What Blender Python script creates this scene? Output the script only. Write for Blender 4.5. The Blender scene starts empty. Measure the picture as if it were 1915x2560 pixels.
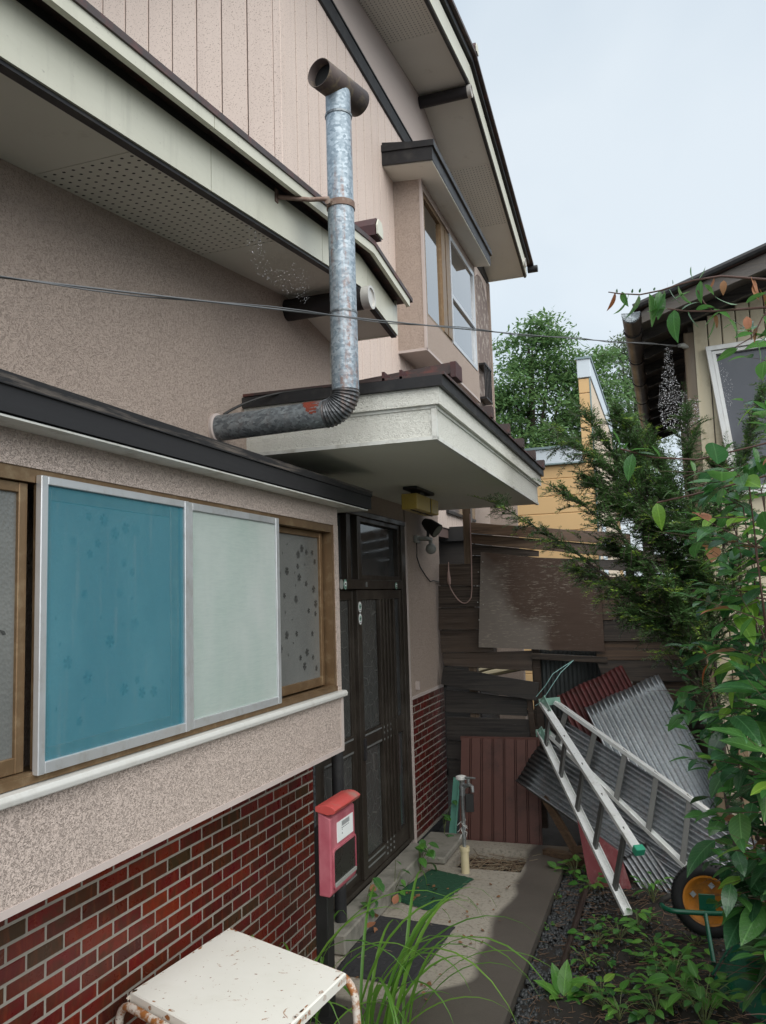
import bpy, math, random
import numpy as np
from mathutils import Vector, Matrix
random.seed(7); RNG = np.random.default_rng(7)
S = bpy.context.scene; COL = S.collection
R = math.radians
# ------------------------------------------------------------------ camera, sky, sun, exposure
def camera():
    yaw, pitch, roll = R(18.95), R(5.95), R(-1.72)
    f = Vector((-math.sin(yaw)*math.cos(pitch), math.cos(yaw)*math.cos(pitch), math.sin(pitch)))
    r = Vector((math.cos(yaw), math.sin(yaw), 0)); u = r.cross(f)
    r2 = math.cos(roll)*r + math.sin(roll)*u; u2 = -math.sin(roll)*r + math.cos(roll)*u
    cd = bpy.data.cameras.new('camera'); o = bpy.data.objects.new('camera', cd); COL.objects.link(o)
    cd.sensor_fit = 'VERTICAL'; cd.sensor_height = 36; cd.sensor_width = 27; cd.lens = 36*2050/2560
    cd.clip_start = .05; cd.clip_end = 2000
    m = Matrix((r2, u2, -f)).transposed().to_4x4(); m.translation = (0, 0, 1.8)
    o.matrix_world = m; S.camera = o
camera()
SUN_EL, SUN_AZ = R(50), R(135)          # azimuth clockwise from +Y: the bright part of the cloud is behind and right
W = bpy.data.worlds.new('World'); S.world = W; W.use_nodes = True
nt = W.node_tree; nt.nodes.clear()
out = nt.nodes.new('ShaderNodeOutputWorld'); bg = nt.nodes.new('ShaderNodeBackground')
sky = nt.nodes.new('ShaderNodeTexSky'); sky.sky_type = 'NISHITA'; sky.sun_disc = False
sky.sun_elevation = SUN_EL; sky.sun_rotation = SUN_AZ; sky.dust_density = 3; sky.air_density = 1.2
tc = nt.nodes.new('ShaderNodeTexCoord'); nz = nt.nodes.new('ShaderNodeTexNoise')
nz.inputs['Scale'].default_value = 1.6; nz.inputs['Detail'].default_value = 5; nz.inputs['Distortion'].default_value = .3
rp = nt.nodes.new('ShaderNodeValToRGB')
rp.color_ramp.elements[0].position = .36; rp.color_ramp.elements[0].color = (2.3, 2.75, 3.15, 1)
rp.color_ramp.elements[1].position = .66; rp.color_ramp.elements[1].color = (3.35, 3.65, 3.85, 1)
mx = nt.nodes.new('ShaderNodeMixRGB'); mx.inputs[0].default_value = .88
L = nt.links.new
L(tc.outputs['Generated'], nz.inputs['Vector']); L(nz.outputs['Fac'], rp.inputs[0])
L(sky.outputs[0], mx.inputs[1]); L(rp.outputs[0], mx.inputs[2]); L(mx.outputs[0], bg.inputs[0])
bg.inputs[1].default_value = .10; L(bg.outputs[0], out.inputs[0])
sl = bpy.data.lights.new('sun', 'SUN'); sl.energy = 1.5; sl.angle = R(90); sl.color = (1, .97, .92)
so = bpy.data.objects.new('sun', sl); COL.objects.link(so)
dv = Vector((math.sin(SUN_AZ)*math.cos(SUN_EL), math.cos(SUN_AZ)*math.cos(SUN_EL), math.sin(SUN_EL)))
so.rotation_euler = dv.to_track_quat('Z', 'Y').to_euler(); so.location = (4, -6, 12)
S.view_settings.view_transform = 'Standard'; S.view_settings.look = 'None'
S.view_settings.exposure = 1.3; S.view_settings.gamma = 1; S.view_settings.use_curve_mapping = False
S.render.engine = 'CYCLES'; S.cycles.max_bounces = 6; S.cycles.diffuse_bounces = 3; S.cycles.transparent_max_bounces = 8
S.cycles.use_denoising = True
S.cycles.sample_clamp_indirect = 6

# ------------------------------------------------------------------ materials
class MT:
    def __init__(s, name):
        s.m = bpy.data.materials.new(name); s.m.use_nodes = True; s.t = s.m.node_tree
        s.b = s.t.nodes['Principled BSDF']; s.o = s.t.nodes['Material Output']
    def n(s, ty, **k):
        nd = s.t.nodes.new('ShaderNode'+ty)
        for a, v in k.items(): setattr(nd, a, v)
        return nd
    def put(s, sock, v):
        if isinstance(v, bpy.types.NodeSocket): s.t.links.new(v, sock)
        elif isinstance(v, (tuple, list)) and len(v) == 3 and sock.type == 'RGBA': sock.default_value = (*v, 1)
        else: sock.default_value = v
    def obj(s): return s.n('TexCoord').outputs['Object']
    def uv(s): return s.n('TexCoord').outputs['UV']
    def rnd(s): return s.n('ObjectInfo').outputs['Random']
    def sc(s, v, k, off=(0, 0, 0)):
        m = s.n('Mapping'); s.put(m.inputs[0], v); m.inputs['Scale'].default_value = k; m.inputs['Location'].default_value = off
        return m.outputs[0]
    def shift(s, v, r, amt=37.):
        c = s.n('CombineXYZ'); a = s.math('MULTIPLY', r, amt)
        for i in range(3): s.put(c.inputs[i], a)
        q = s.n('VectorMath', operation='ADD'); s.put(q.inputs[0], v); s.put(q.inputs[1], c.outputs[0]); return q.outputs[0]
    def noise(s, v, scale, det=4, rough=.6, dist=0):
        q = s.n('TexNoise'); s.put(q.inputs['Vector'], v); q.inputs['Scale'].default_value = scale
        q.inputs['Detail'].default_value = det; q.inputs['Roughness'].default_value = rough; q.inputs['Distortion'].default_value = dist
        return q.outputs['Fac']
    def vor(s, v, scale, feat='F1', o='Distance', rnd=1):
        q = s.n('TexVoronoi', feature=feat); s.put(q.inputs['Vector'], v); q.inputs['Scale'].default_value = scale
        q.inputs['Randomness'].default_value = rnd; return q.outputs[o]
    def ramp(s, f, st):
        q = s.n('ValToRGB'); cr = q.color_ramp
        while len(cr.elements) < len(st): cr.elements.new(.5)
        for e, (p, c) in zip(cr.elements, st):
            e.position = p; e.color = (c, c, c, 1) if isinstance(c, (int, float)) else (*c, 1)
        s.put(q.inputs[0], f); return q.outputs[0]
    def mix(s, f, a, b, mode='MIX'):
        q = s.n('MixRGB', blend_type=mode); s.put(q.inputs[0], f); s.put(q.inputs[1], a); s.put(q.inputs[2], b); return q.outputs[0]
    def math(s, op, a, b=0., c=None, clamp=False):
        q = s.n('Math', operation=op, use_clamp=clamp); s.put(q.inputs[0], a); s.put(q.inputs[1], b)
        if c is not None: s.put(q.inputs[2], c)
        return q.outputs[0]
    def xyz(s, v):
        q = s.n('SeparateXYZ'); s.put(q.inputs[0], v); return q.outputs
    def bump(s, h, st=.5, d=.01):
        q = s.n('Bump'); q.inputs['Strength'].default_value = st; q.inputs['Distance'].default_value = d
        s.put(q.inputs['Height'], h); s.put(s.b.inputs['Normal'], q.outputs[0]); return s
    def fin(s, col, rough=.7, metal=0., spec=.5):
        s.put(s.b.inputs['Base Color'], col); s.put(s.b.inputs['Roughness'], rough); s.put(s.b.inputs['Metallic'], metal)
        s.b.inputs['Specular IOR Level'].default_value = spec; return s
def var(c, k): return tuple(x*k for x in c)
MAT = {}
def simple(name, c, rough=.6, metal=0, amt=.25, scale=9, bump=.0, spec=.5, dirt=None, dscale=3, rn=0., bscale=40):
    t = MT(name); v = t.obj()
    if rn: v = t.shift(v, t.rnd())
    f = t.noise(v, scale, 5, .65)
    col = t.mix(f, var(c, 1-amt), var(c, 1+amt))
    if dirt: col = t.mix(t.ramp(t.noise(v, dscale, 6, .7), [(.5, 0), (.72, 1)]), col, dirt)
    if rn:
        h = t.n('HueSaturation'); t.put(h.inputs['Color'], col); t.put(h.inputs['Value'], t.math('MULTIPLY_ADD', t.rnd(), rn, 1-rn/2)); col = h.outputs[0]
    t.fin(col, t.ramp(f, [(.3, max(.03, rough-.1)), (.7, min(1, rough+.1))]), metal, spec)
    if bump: t.bump(t.noise(v, bscale, 5, .6), bump, .004)
    MAT[name] = t.m; return t.m
def stucco(name, c, pit, scale=210, st=.8, d=.005, smooth=None):
    t = MT(name); v = t.obj()
    n1 = t.noise(v, scale, 3, .55, .4); n2 = t.noise(v, scale*.42, 3, .6, .6)
    h = t.ramp(t.math('ADD', t.math('MULTIPLY', n1, .55), t.math('MULTIPLY', n2, .45)), [(.36, 0), (.5, .75), (.66, 1)])
    col = t.mix(h, pit, c)
    big = t.noise(v, 1.3, 5, .6)
    col = t.mix(t.ramp(big, [(.3, .0), (.75, .22)]), col, var(c, .72))
    st_ = t.noise(t.sc(v, (9, 9, .7)), 1., 4, .6)
    col = t.mix(t.ramp(st_, [(.55, 0), (.8, .25)]), col, var(c, .6))
    t.fin(col, .9, 0, .25).bump(h, st, d); MAT[name] = t.m
stucco('stucco', (.50, .405, .345), (.33, .262, .22))
stucco('stucco_bay', (.68, .57, .505), (.40, .325, .285), 250, .9, .006)
stucco('stucco_dark', (.30, .235, .2), (.17, .13, .11), 200)
stucco('stucco_white', (.80, .80, .735), (.68, .68, .62), 240, .7, .005)
simple('bead', (.5, .43, .4), .7, amt=.08, bump=.05)
simple('bead_white', (.68, .69, .65), .6, amt=.08, bump=.05, dirt=(.4, .38, .32), dscale=8)
simple('cement_smooth', (.52, .44, .40), .85, amt=.05, scale=3, bump=.05)
def siding():
    t = MT('siding'); v = t.obj()
    sp = t.ramp(t.noise(v, 120, 2, .5), [(.60, 0), (.67, 1)])
    col = t.mix(t.noise(v, 1.5, 4), (.64, .53, .465), (.72, .60, .53))
    col = t.mix(t.math('MULTIPLY', sp, .72), col, (.24, .17, .14))
    col = t.mix(t.ramp(t.noise(t.sc(v, (14, 14, .5)), 1, 4), [(.5, 0), (.8, .22)]), col, (.36, .28, .25))
    t.fin(col, .75, 0, .3).bump(t.noise(v, 60, 3), .25, .004); MAT['siding'] = t.m
siding()
simple('siding_gap', (.12, .08, .07), .9)
def soffit(name, holes):
    t = MT(name); v = t.obj(); f = t.noise(v, 2.2, 5, .6)
    col = t.mix(f, (.68, .675, .60), (.80, .795, .72))
    col = t.mix(t.ramp(t.noise(v, 7, 6, .7), [(.62, 0), (.75, .3)]), col, (.3, .27, .2))
    if holes:
        x, y, z = t.xyz(v); sp = .036
        fx = t.math('SUBTRACT', t.math('FRACT', t.math('DIVIDE', x, sp)), .5); fy = t.math('SUBTRACT', t.math('FRACT', t.math('DIVIDE', y, sp)), .5)
        d = t.math('SQRT', t.math('ADD', t.math('MULTIPLY', fx, fx), t.math('MULTIPLY', fy, fy)))
        hole = t.math('LESS_THAN', d, .155)
        col = t.mix(hole, col, (.05, .05, .045))
        t.fin(col, .8, 0, .3).bump(t.math('SUBTRACT', 1., hole), .6, .003)
    else: t.fin(col, .8, 0, .3).bump(t.noise(v, 30, 4), .06, .004)
    MAT[name] = t.m
soffit('soffit', False); soffit('soffit_holes', True)
def fascia():
    t = MT('fascia'); v = t.obj()
    col = t.mix(t.noise(t.sc(v, (1, 1.2, 5)), 2, 6, .65), (.55, .545, .44), (.72, .71, .60))
    col = t.mix(t.ramp(t.noise(t.sc(v, (6, 8, 1)), 2, 5, .7), [(.54, 0), (.74, .22)]), col, (.25, .24, .2))
    col = t.mix(t.ramp(t.noise(t.sc(v, (6, 10, 30)), 3, 5, .7), [(.64, 0), (.7, .5)]), col, (.22, .2, .17))
    t.fin(col, .38, 0, .5).bump(t.noise(v, 4, 3), .1, .01); MAT['fascia'] = t.m
fascia()
simple('dark_metal', (.024, .024, .026), .5, amt=.3, scale=5, dirt=(.05, .048, .046), dscale=9, spec=.3)
def hood():
    t = MT('hood_metal'); v = t.obj(); z = t.xyz(v)[2]
    n = t.noise(t.sc(v, (30, 3, 60)), 1, 6, .75)
    up = t.ramp(z, [(0, 0), (1, 0)])
    m = t.math('MULTIPLY', t.ramp(n, [(.5, 0), (.68, 1)]), t.math('GREATER_THAN', z, 2.335))
    col = t.mix(t.math('MULTIPLY', m, .8), (.026, .026, .028), (.2, .17, .145))
    t.fin(col, t.ramp(n, [(.3, .5), (.7, .65)]), 0, .22).bump(n, .1, .003); MAT['hood_metal'] = t.m
hood()
simple('roof_tin', (.055, .038, .036), .5, amt=.4, scale=6, dirt=(.16, .05, .04), dscale=9)
simple('roof_red', (.06, .02, .02), .5, amt=.5, scale=14, dirt=(.06, .05, .05))
simple('timber_black', (.02, .018, .02), .6, amt=.4, scale=10)
simple('cap_metal', (.62, .61, .58), .45, .3, amt=.15, dirt=(.3, .25, .2))
def brick():
    t = MT('brick'); r = t.rnd(); v = t.shift(t.obj(), r)
    col = t.ramp(r, [(0, (.135, .010, .009)), (.22, (.08, .008, .008)), (.4, (.15, .018, .008)), (.58, (.045, .010, .007)), (.72, (.095, .007, .009)), (.86, (.036, .024, .010)), (1, (.105, .011, .008))])
    f = t.noise(v, 14, 5, .65, .6); g = t.noise(t.sc(v, (1, 40, 10)), 1., 4, .6)
    col = t.mix(t.ramp(f, [(.48, 0), (.66, .65)]), col, (.045, .024, .011))
    col = t.mix(t.ramp(g, [(.5, 0), (.75, .45)]), col, (.2, .04, .014))
    t.fin(col, t.ramp(f, [(.3, .22), (.7, .42)]), 0, .3).bump(t.noise(v, 24, 3), .15, .004); MAT['brick'] = t.m; t.b.inputs['Specular IOR Level'].default_value = .22
brick()
simple('mortar', (.28, .26, .225), .95, amt=.15, scale=40, bump=.3, dirt=(.22, .2, .17))
simple('aluminium', (.60, .62, .64), .38, .6, amt=.05, scale=12, dirt=(.5, .5, .49), dscale=18)
simple('bronze', (.22, .14, .075), .42, .55, amt=.25, scale=10, dirt=(.3, .22, .13), dscale=20)
simple('sill_white', (.6, .6, .57), .45, .1, amt=.06, dirt=(.5, .49, .45), dscale=9)
def frosted():
    t = MT('frosted_glass'); v = t.obj(); h = t.vor(v, 95)
    col = t.mix(t.noise(v, 3, 4), (.10, .105, .102), (.20, .205, .195))
    t.fin(col, .2, 0, .6).bump(h, .22, .004); MAT['frosted_glass'] = t.m
frosted()
simple('flower_etch', (.055, .057, .055), .25, amt=.2)
simple('flower_blue', (.028, .15, .215), .6, amt=.15)
def screen(name, c1, c2, c3):
    t = MT(name); v = t.obj(); x, y, z = t.xyz(v)
    f = t.noise(t.sc(v, (1, 1, 1)), 2.2, 5, .6); w = t.noise(t.sc(v, (1, 6, 60)), 3, 3, .6)
    col = t.mix(f, c1, c2); col = t.mix(t.ramp(w, [(.4, 0), (.7, .35)]), col, c3)
    col = t.mix(t.ramp(t.noise(t.sc(v, (1, 1.5, .8)), 1.6, 4, .6), [(.4, 0), (.72, .45)]), col, tuple(min(.8, c*1.25+.07) for c in c2))
    col = t.mix(t.ramp(t.noise(t.sc(v, (1, 26, 1.2)), 2, 4, .6), [(.58, 0), (.75, .22)]), col, (.55, .58, .56))
    fine = t.math('MULTIPLY', t.math('SINE', t.math('MULTIPLY', z, 1400.)), t.math('SINE', t.math('MULTIPLY', y, 1400.)))
    t.fin(col, .55, 0, .35).bump(t.math('ADD', t.math('MULTIPLY', fine, .4), w), .3, .003)
    tr = t.n('BsdfTransparent'); m = t.n('MixShader'); m.inputs[0].default_value = .55 if 'green' in name else .36; t.put(m.inputs[1], tr.outputs[0]); t.put(m.inputs[2], t.b.outputs[0]); t.put(t.o.inputs[0], m.outputs[0]); MAT[name] = t.m
screen('screen_blue', (.045, .27, .37), (.085, .35, .43), (.05, .24, .34))
screen('screen_green', (.45, .57, .52), (.62, .72, .67), (.38, .5, .45))
simple('door_bronze', (.034, .027, .021), .4, .2, amt=.25, scale=7, dirt=(.075, .064, .053))
simple('door_strip', (.34, .36, .36), .4, .6, amt=.1)
def dglass():
    t = MT('door_glass'); v = t.obj()
    e = t.vor(v, 11, 'DISTANCE_TO_EDGE'); m = t.ramp(e, [(0, 1), (.035, .0)])
    col = t.mix(t.math('MULTIPLY', m, .6), (.06, .062, .06), (.16, .16, .15))
    t.fin(col, .25, 0, .5).bump(t.math('ADD', t.noise(v, 30, 3), m), .3, .004); MAT['door_glass'] = t.m
dglass()
simple('glass_dark', (.045, .048, .05), .08, amt=.2)
simple('glass_shed', (.10, .105, .12), .1, amt=.12, scale=3)
simple('curtain', (.84, .85, .85), .8, amt=.12, scale=8, bump=.2)
simple('curtain_green', (.45, .55, .48), .7, amt=.15, scale=6)
def window_glass():
    t = MT('window_glass'); g = t.n('BsdfGlossy'); g.inputs['Roughness'].default_value = .03; tr = t.n('BsdfTransparent')
    fr = t.n('Fresnel'); fr.inputs[0].default_value = 1.7; m = t.n('MixShader')
    t.put(m.inputs[0], t.math('ADD', fr.outputs[0], .38, clamp=True)); t.put(m.inputs[1], tr.outputs[0]); t.put(m.inputs[2], g.outputs[0])
    t.put(t.o.inputs[0], m.outputs[0]); MAT['window_glass'] = t.m
window_glass()
def galv(name, dark, light, rustamt, metal=.45):
    t = MT(name); v = t.obj()
    c = t.vor(t.sc(v, (1, 1, 1.3)), 75, 'F1', 'Color'); g = t.noise(v, 30, 4, .7, 1.5)
    f = t.math('ADD', t.math('MULTIPLY', t.xyz(c)[0], .45), t.math('MULTIPLY', g, .55))
    col = t.ramp(f, [(.25, dark), (.5, tuple((a+b)/2 for a, b in zip(dark, light))), (.7, light)])
    col = t.mix(t.ramp(t.noise(v, 5, 4), [(.4, 0), (.7, .4)]), col, var(dark, .8))
    ru = t.math('MULTIPLY', t.ramp(t.noise(t.sc(v, (22, 22, 1.6)), 1, 5, .65), [(.5, 0), (.64, 1)]), t.ramp(t.noise(v, 60, 4), [(.38, .1), (.58, 1)]))
    col = t.mix(t.math('MULTIPLY', ru, rustamt), col, (.22, .085, .035))
    t.fin(col, t.ramp(f, [(.3, .5 if metal < .9 else .30), (.7, .36 if metal < .9 else .28)]), metal).bump(g, 0.08 if metal < .9 else 0., .003); MAT[name] = t.m
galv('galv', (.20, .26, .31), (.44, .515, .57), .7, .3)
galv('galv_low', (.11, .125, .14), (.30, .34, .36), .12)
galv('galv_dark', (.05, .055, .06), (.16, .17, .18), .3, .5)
galv('galv_sheet', (.36, .385, .41), (.50, .53, .55), .14, .95)
galv('galv_sheet_dark', (.20, .21, .22), (.30, .315, .33), .18, .95)
simple('tee_rust', (.075, .055, .05), .6, .3, amt=.5, scale=25, dirt=(.19, .15, .09), dscale=18, bump=.2)
simple('soot', (.008, .008, .008), .95)
simple('red_lead', (.17, .028, .012), .6, amt=.2)
simple('rust_steel', (.2, .13, .1), .7, .3, amt=.4, scale=40, dirt=(.35, .3, .25), dscale=20, bump=.2)
simple('lamp_yellow', (.42, .30, .06), .4, amt=.15, scale=60, bump=.3)
simple('black_plastic', (.015, .015, .015), .5)
simple('grey_plastic', (.30, .31, .29), .5, amt=.1)
simple('lens', (.25, .27, .23), .15)
def mailbox():
    t = MT('mailbox_red'); v = t.obj(); z = t.xyz(v)[2]; x = t.xyz(v)[0]
    f = t.noise(v, 9, 5, .7)
    fade = t.ramp(t.noise(t.sc(v, (3, 3, 2)), 3, 4), [(.3, 0), (.7, 1)])
    col = t.mix(fade, (.34, .055, .085), (.50, .17, .20))
    col = t.mix(t.ramp(f, [(.62, 0), (.8, .5)]), col, (.3, .14, .15))
    t.fin(col, .55).bump(f, .04, .004); MAT['mailbox_red'] = t.m
mailbox()
simple('lid_red', (.48, .07, .062), .5, amt=.15, scale=6, dirt=(.3, .17, .14), dscale=8)
simple('mail_window', (.022, .022, .019), .3, amt=.2)
simple('paper', (.78, .8, .8), .7, amt=.04)
simple('ink', (.12, .12, .13), .8)
def label():
    t = MT('label_print'); v = t.obj(); y = t.xyz(v)[1]
    b = t.noise(t.sc(v, (0, 260, 0)), 1, 1, .5)
    t.fin(t.mix(t.math('GREATER_THAN', b, .5), (.5, .52, .52), (.12, .12, .13)), .7); MAT['label_print'] = t.m
label()
def enamel():
    t = MT('stool_top'); v = t.obj(); f = t.noise(v, 5, 5, .6)
    col = t.mix(f, (.70, .69, .62), (.80, .79, .74))
    col = t.mix(t.ramp(t.noise(v, 3.2, 5, .6), [(.55, 0), (.75, .35)]), col, (.52, .50, .40))
    sp = t.ramp(t.noise(v, 60, 3, .6), [(.69, 0), (.71, 1)]); col = t.mix(sp, col, (.22, .08, .03))
    cr = t.ramp(t.noise(v, 11, 5, .7, 1.5), [(.635, 0), (.665, .8)]); col = t.mix(cr, col, (.3, .13, .04))
    t.fin(col, .42).bump(f, .05, .004); MAT['stool_top'] = t.m
    t = MT('stool_tube'); v = t.obj(); f = t.noise(v, 26, 6, .7)
    col = t.mix(t.ramp(f, [(.45, 0), (.56, 1)]), (.58, .53, .47), (.30, .115, .03))
    col = t.mix(t.ramp(t.noise(v, 70, 4), [(.6, 0), (.68, 1)]), col, (.10, .04, .02))
    t.fin(col, .55).bump(f, .3, .003); MAT['stool_tube'] = t.m
enamel()
def concrete():
    t = MT('concrete'); v = t.obj(); x, y, z = t.xyz(v)
    n = t.noise(v, 6, 5, .65); dx = t.math('MAXIMUM', t.math('ADD', x, 1.42), 0.); dy = t.math('MAXIMUM', t.math('SUBTRACT', 4.05, y), 0.)
    r = t.math('SQRT', t.math('ADD', t.math('MULTIPLY', dx, dx), t.math('MULTIPLY', dy, dy)))
    edge = t.math('MULTIPLY_ADD', t.noise(v, 2.2, 1, .4), .22, .30)
    wet = t.math('MULTIPLY_ADD', t.math('SUBTRACT', r, edge), 22., .5, clamp=True)
    dry = t.mix(n, (.30, .268, .22), (.42, .38, .318)); dry = t.mix(t.ramp(t.noise(v, 45, 4, .7), [(.5, 0), (.68, .75)]), dry, (.15, .135, .11))
    dry = t.mix(t.ramp(t.noise(v, 2.2, 4), [(.5, 0), (.7, .35)]), dry, (.26, .24, .2))
    wc = t.mix(n, (.075, .065, .055), (.115, .10, .085)); wc = t.mix(t.ramp(t.noise(v, 60, 3), [(.6, 0), (.7, .5)]), wc, (.06, .05, .045))
    t.fin(t.mix(wet, dry, wc), t.math('MULTIPLY_ADD', wet, -.42, .92)).bump(t.noise(v, 110, 4, .7), .3, .004); MAT['concrete'] = t.m
concrete()
simple('concrete_old', (.27, .255, .22), .9, amt=.3, scale=8, dirt=(.12, .12, .095), dscale=5, bump=.3, bscale=70)
simple('mat_green', (.012, .062, .03), .9, amt=.5, scale=60, bump=.8, bscale=220)
simple('mat_black', (.03, .03, .033), .9, amt=.5, scale=80, bump=.8, bscale=220)
def wood(name, c1, c2, c3, gl=.6, stretch=(1.6, 40, 60), rn=.6):
    t = MT(name); r = t.rnd(); v = t.shift(t.obj(), r, 11.)
    g = t.noise(t.sc(v, stretch), 1., 6, .7, .6); b = t.noise(v, 1.6, 4)
    col = t.mix(t.ramp(g, [(.40, 0), (.62, 1)]), c1, c2); col = t.mix(t.ramp(b, [(.42, 0), (.62, .8)]), col, c3)
    col = t.mix(t.ramp(t.noise(t.sc(v, (6, 60, 60)), 1, 5, .8), [(.66, 0), (.74, .5)]), col, (.26, .22, .19))
    h = t.n('HueSaturation'); t.put(h.inputs['Color'], col); t.put(h.inputs['Value'], t.math('MULTIPLY_ADD', r, rn, 1-rn/2)); h.inputs['Saturation'].default_value = 1
    t.fin(h.outputs[0], t.ramp(g, [(.4, gl-.25), (.62, gl+.1)])).bump(g, .5, .004); MAT[name] = t.m
wood('board_old', (.024, .017, .013), (.105, .08, .062), (.062, .04, .027))
wood('board_dark', (.014, .012, .011), (.058, .05, .043), (.03, .024, .02), rn=.3)
wood('board_brown', (.042, .025, .016), (.165, .108, .068), (.1, .056, .032))
wood('post_wood', (.10, .065, .04), (.24, .175, .12), (.12, .08, .05), stretch=(26, 26, 1.2))
wood('shed_post', (.16, .11, .065), (.34, .26, .17), (.2, .15, .095), stretch=(24, 24, 1.))
wood('shed_board', (.05, .04, .034), (.13, .11, .095), (.09, .075, .06), stretch=(2, 30, 30))
def ply():
    t = MT('plywood'); v = t.obj(); x, y, z = t.xyz(v)
    col = t.mix(t.noise(t.sc(v, (3, 30, 30)), 1, 6, .7), (.06, .035, .024), (.125, .08, .058))
    # pale dry stain down the left and lower edge
    e = t.math('ADD', t.math('MULTIPLY', t.noise(v, 2.6, 3, .5), .5), t.math('MULTIPLY_ADD', x, -.75, t.math('MULTIPLY', z, -.45)))
    col = t.mix(t.math('MULTIPLY_ADD', t.math('SUBTRACT', e, .34), 9., .5, clamp=True), col, (.215, .185, .16))
    fl = t.ramp(t.noise(t.sc(v, (22, 90, 120)), 1, 4, .7), [(.55, 0), (.63, .9)])
    fl = t.math('MULTIPLY', fl, t.ramp(t.noise(v, 3, 3), [(.4, 0), (.6, 1)]))
    col = t.mix(fl, col, (.33, .29, .24))
    t.fin(col, .5).bump(t.noise(t.sc(v, (6, 60, 60)), 1, 5), .3, .003); MAT['plywood'] = t.m
ply()
simple('panel_brown', (.14, .062, .05), .5, .1, amt=.2, scale=4, dirt=(.06, .035, .03), dscale=4)
def redrust():
    t = MT('sheet_red'); v = t.obj(); f = t.noise(v, 12, 6, .7)
    col = t.mix(t.ramp(f, [(.4, 0), (.65, 1)]), (.10, .022, .022), (.055, .018, .016))
    t.fin(col, .38).bump(f, .15, .003); MAT['sheet_red'] = t.m
    t = MT('flat_red'); v = t.obj(); f = t.noise(t.sc(v, (14, 14, 3)), 1, 6, .75)
    col = t.mix(t.ramp(f, [(.5, 0), (.68, .8)]), (.15, .014, .018), (.24, .12, .12))
    t.fin(col, .5).bump(f, .15, .003); MAT['flat_red'] = t.m
redrust()
simple('grey_tin', (.085, .095, .095), .5, .2, amt=.2, scale=3)
simple('ladder_alu', (.80, .81, .80), .4, .3, amt=.06, scale=20, dirt=(.58, .575, .55), dscale=10)
simple('rung_alu', (.10, .10, .095), .45, .5, amt=.2, scale=14)
simple('patina', (.24, .42, .34), .6, amt=.3, scale=30, dirt=(.4, .42, .4))
simple('green_foot', (.03, .30, .18), .5, amt=.2)
simple('tyre', (.014, .014, .015), .7, amt=.3, scale=40, bump=.3)
simple('rim_orange', (.48, .18, .018), .42, amt=.2, scale=8, dirt=(.2, .1, .03), dscale=12)
simple('barrow_green', (.005, .085, .045), .32, amt=.3, scale=10, dirt=(.02, .05, .035), dscale=8)
simple('grip_black', (.02, .018, .016), .6, amt=.4, scale=20)
simple('teal_plastic', (.10, .28, .22), .5, amt=.12)
simple('pvc', (.60, .52, .33), .45, amt=.08)
simple('tap_steel', (.36, .38, .39), .35, .7, amt=.3, scale=30, dirt=(.2, .18, .15), dscale=25)
simple('tap_white', (.7, .7, .68), .5, amt=.1)
simple('plastic_film', (.5, .5, .48), .25, amt=.2)
simple('cord_pink', (.38, .26, .23), .6)
simple('string_teal', (.30, .55, .52), .6)
simple('wire_grey', (.10, .105, .11), .5, amt=.2)
simple('yellow_wall', (.70, .47, .23), .75, amt=.06, scale=2, bump=.1)
simple('cream_wall', (.66, .55, .42), .75, amt=.06, scale=2)
simple('parapet_white', (.62, .70, .76), .5, amt=.06, scale=3)
simple('parapet_edge', (.22, .3, .31), .4, .3)
simple('shed_cream', (.55, .49, .36), .65, amt=.1, scale=4, dirt=(.32, .26, .17), dscale=3)
simple('shed_trim', (.66, .67, .66), .45, .2, amt=.12, dirt=(.5, .48, .44))
simple('gutter_brown', (.06, .045, .04), .42, amt=.3, scale=5)
simple('soil', (.022, .018, .015), .85, amt=.5, scale=12, bump=.9, bscale=60, spec=.4)
simple('gravel', (.035, .038, .04), .45, amt=.5, scale=30, rn=0)
simple('straw', (.15, .088, .052), .7, amt=.4, scale=20)
simple('straw_pale', (.30, .24, .16), .7, amt=.3, scale=20)
simple('dead_leaf', (.20, .10, .045), .7, amt=.5, scale=20)
simple('bark', (.055, .042, .034), .85, amt=.4, scale=18, bump=.6)
simple('bark_red', (.075, .036, .026), .6, amt=.3, scale=18)
simple('twig_green', (.12, .15, .05), .6, amt=.3)
simple('pipe_rust', (.035, .022, .017), .6, .2, amt=.5, scale=20)
simple('web_thread', (.55, .55, .56), .4)
simple('dew', (.85, .86, .9), .06, 0, spec=1.)
simple('web_dark', (.012, .012, .014), .9)
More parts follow.
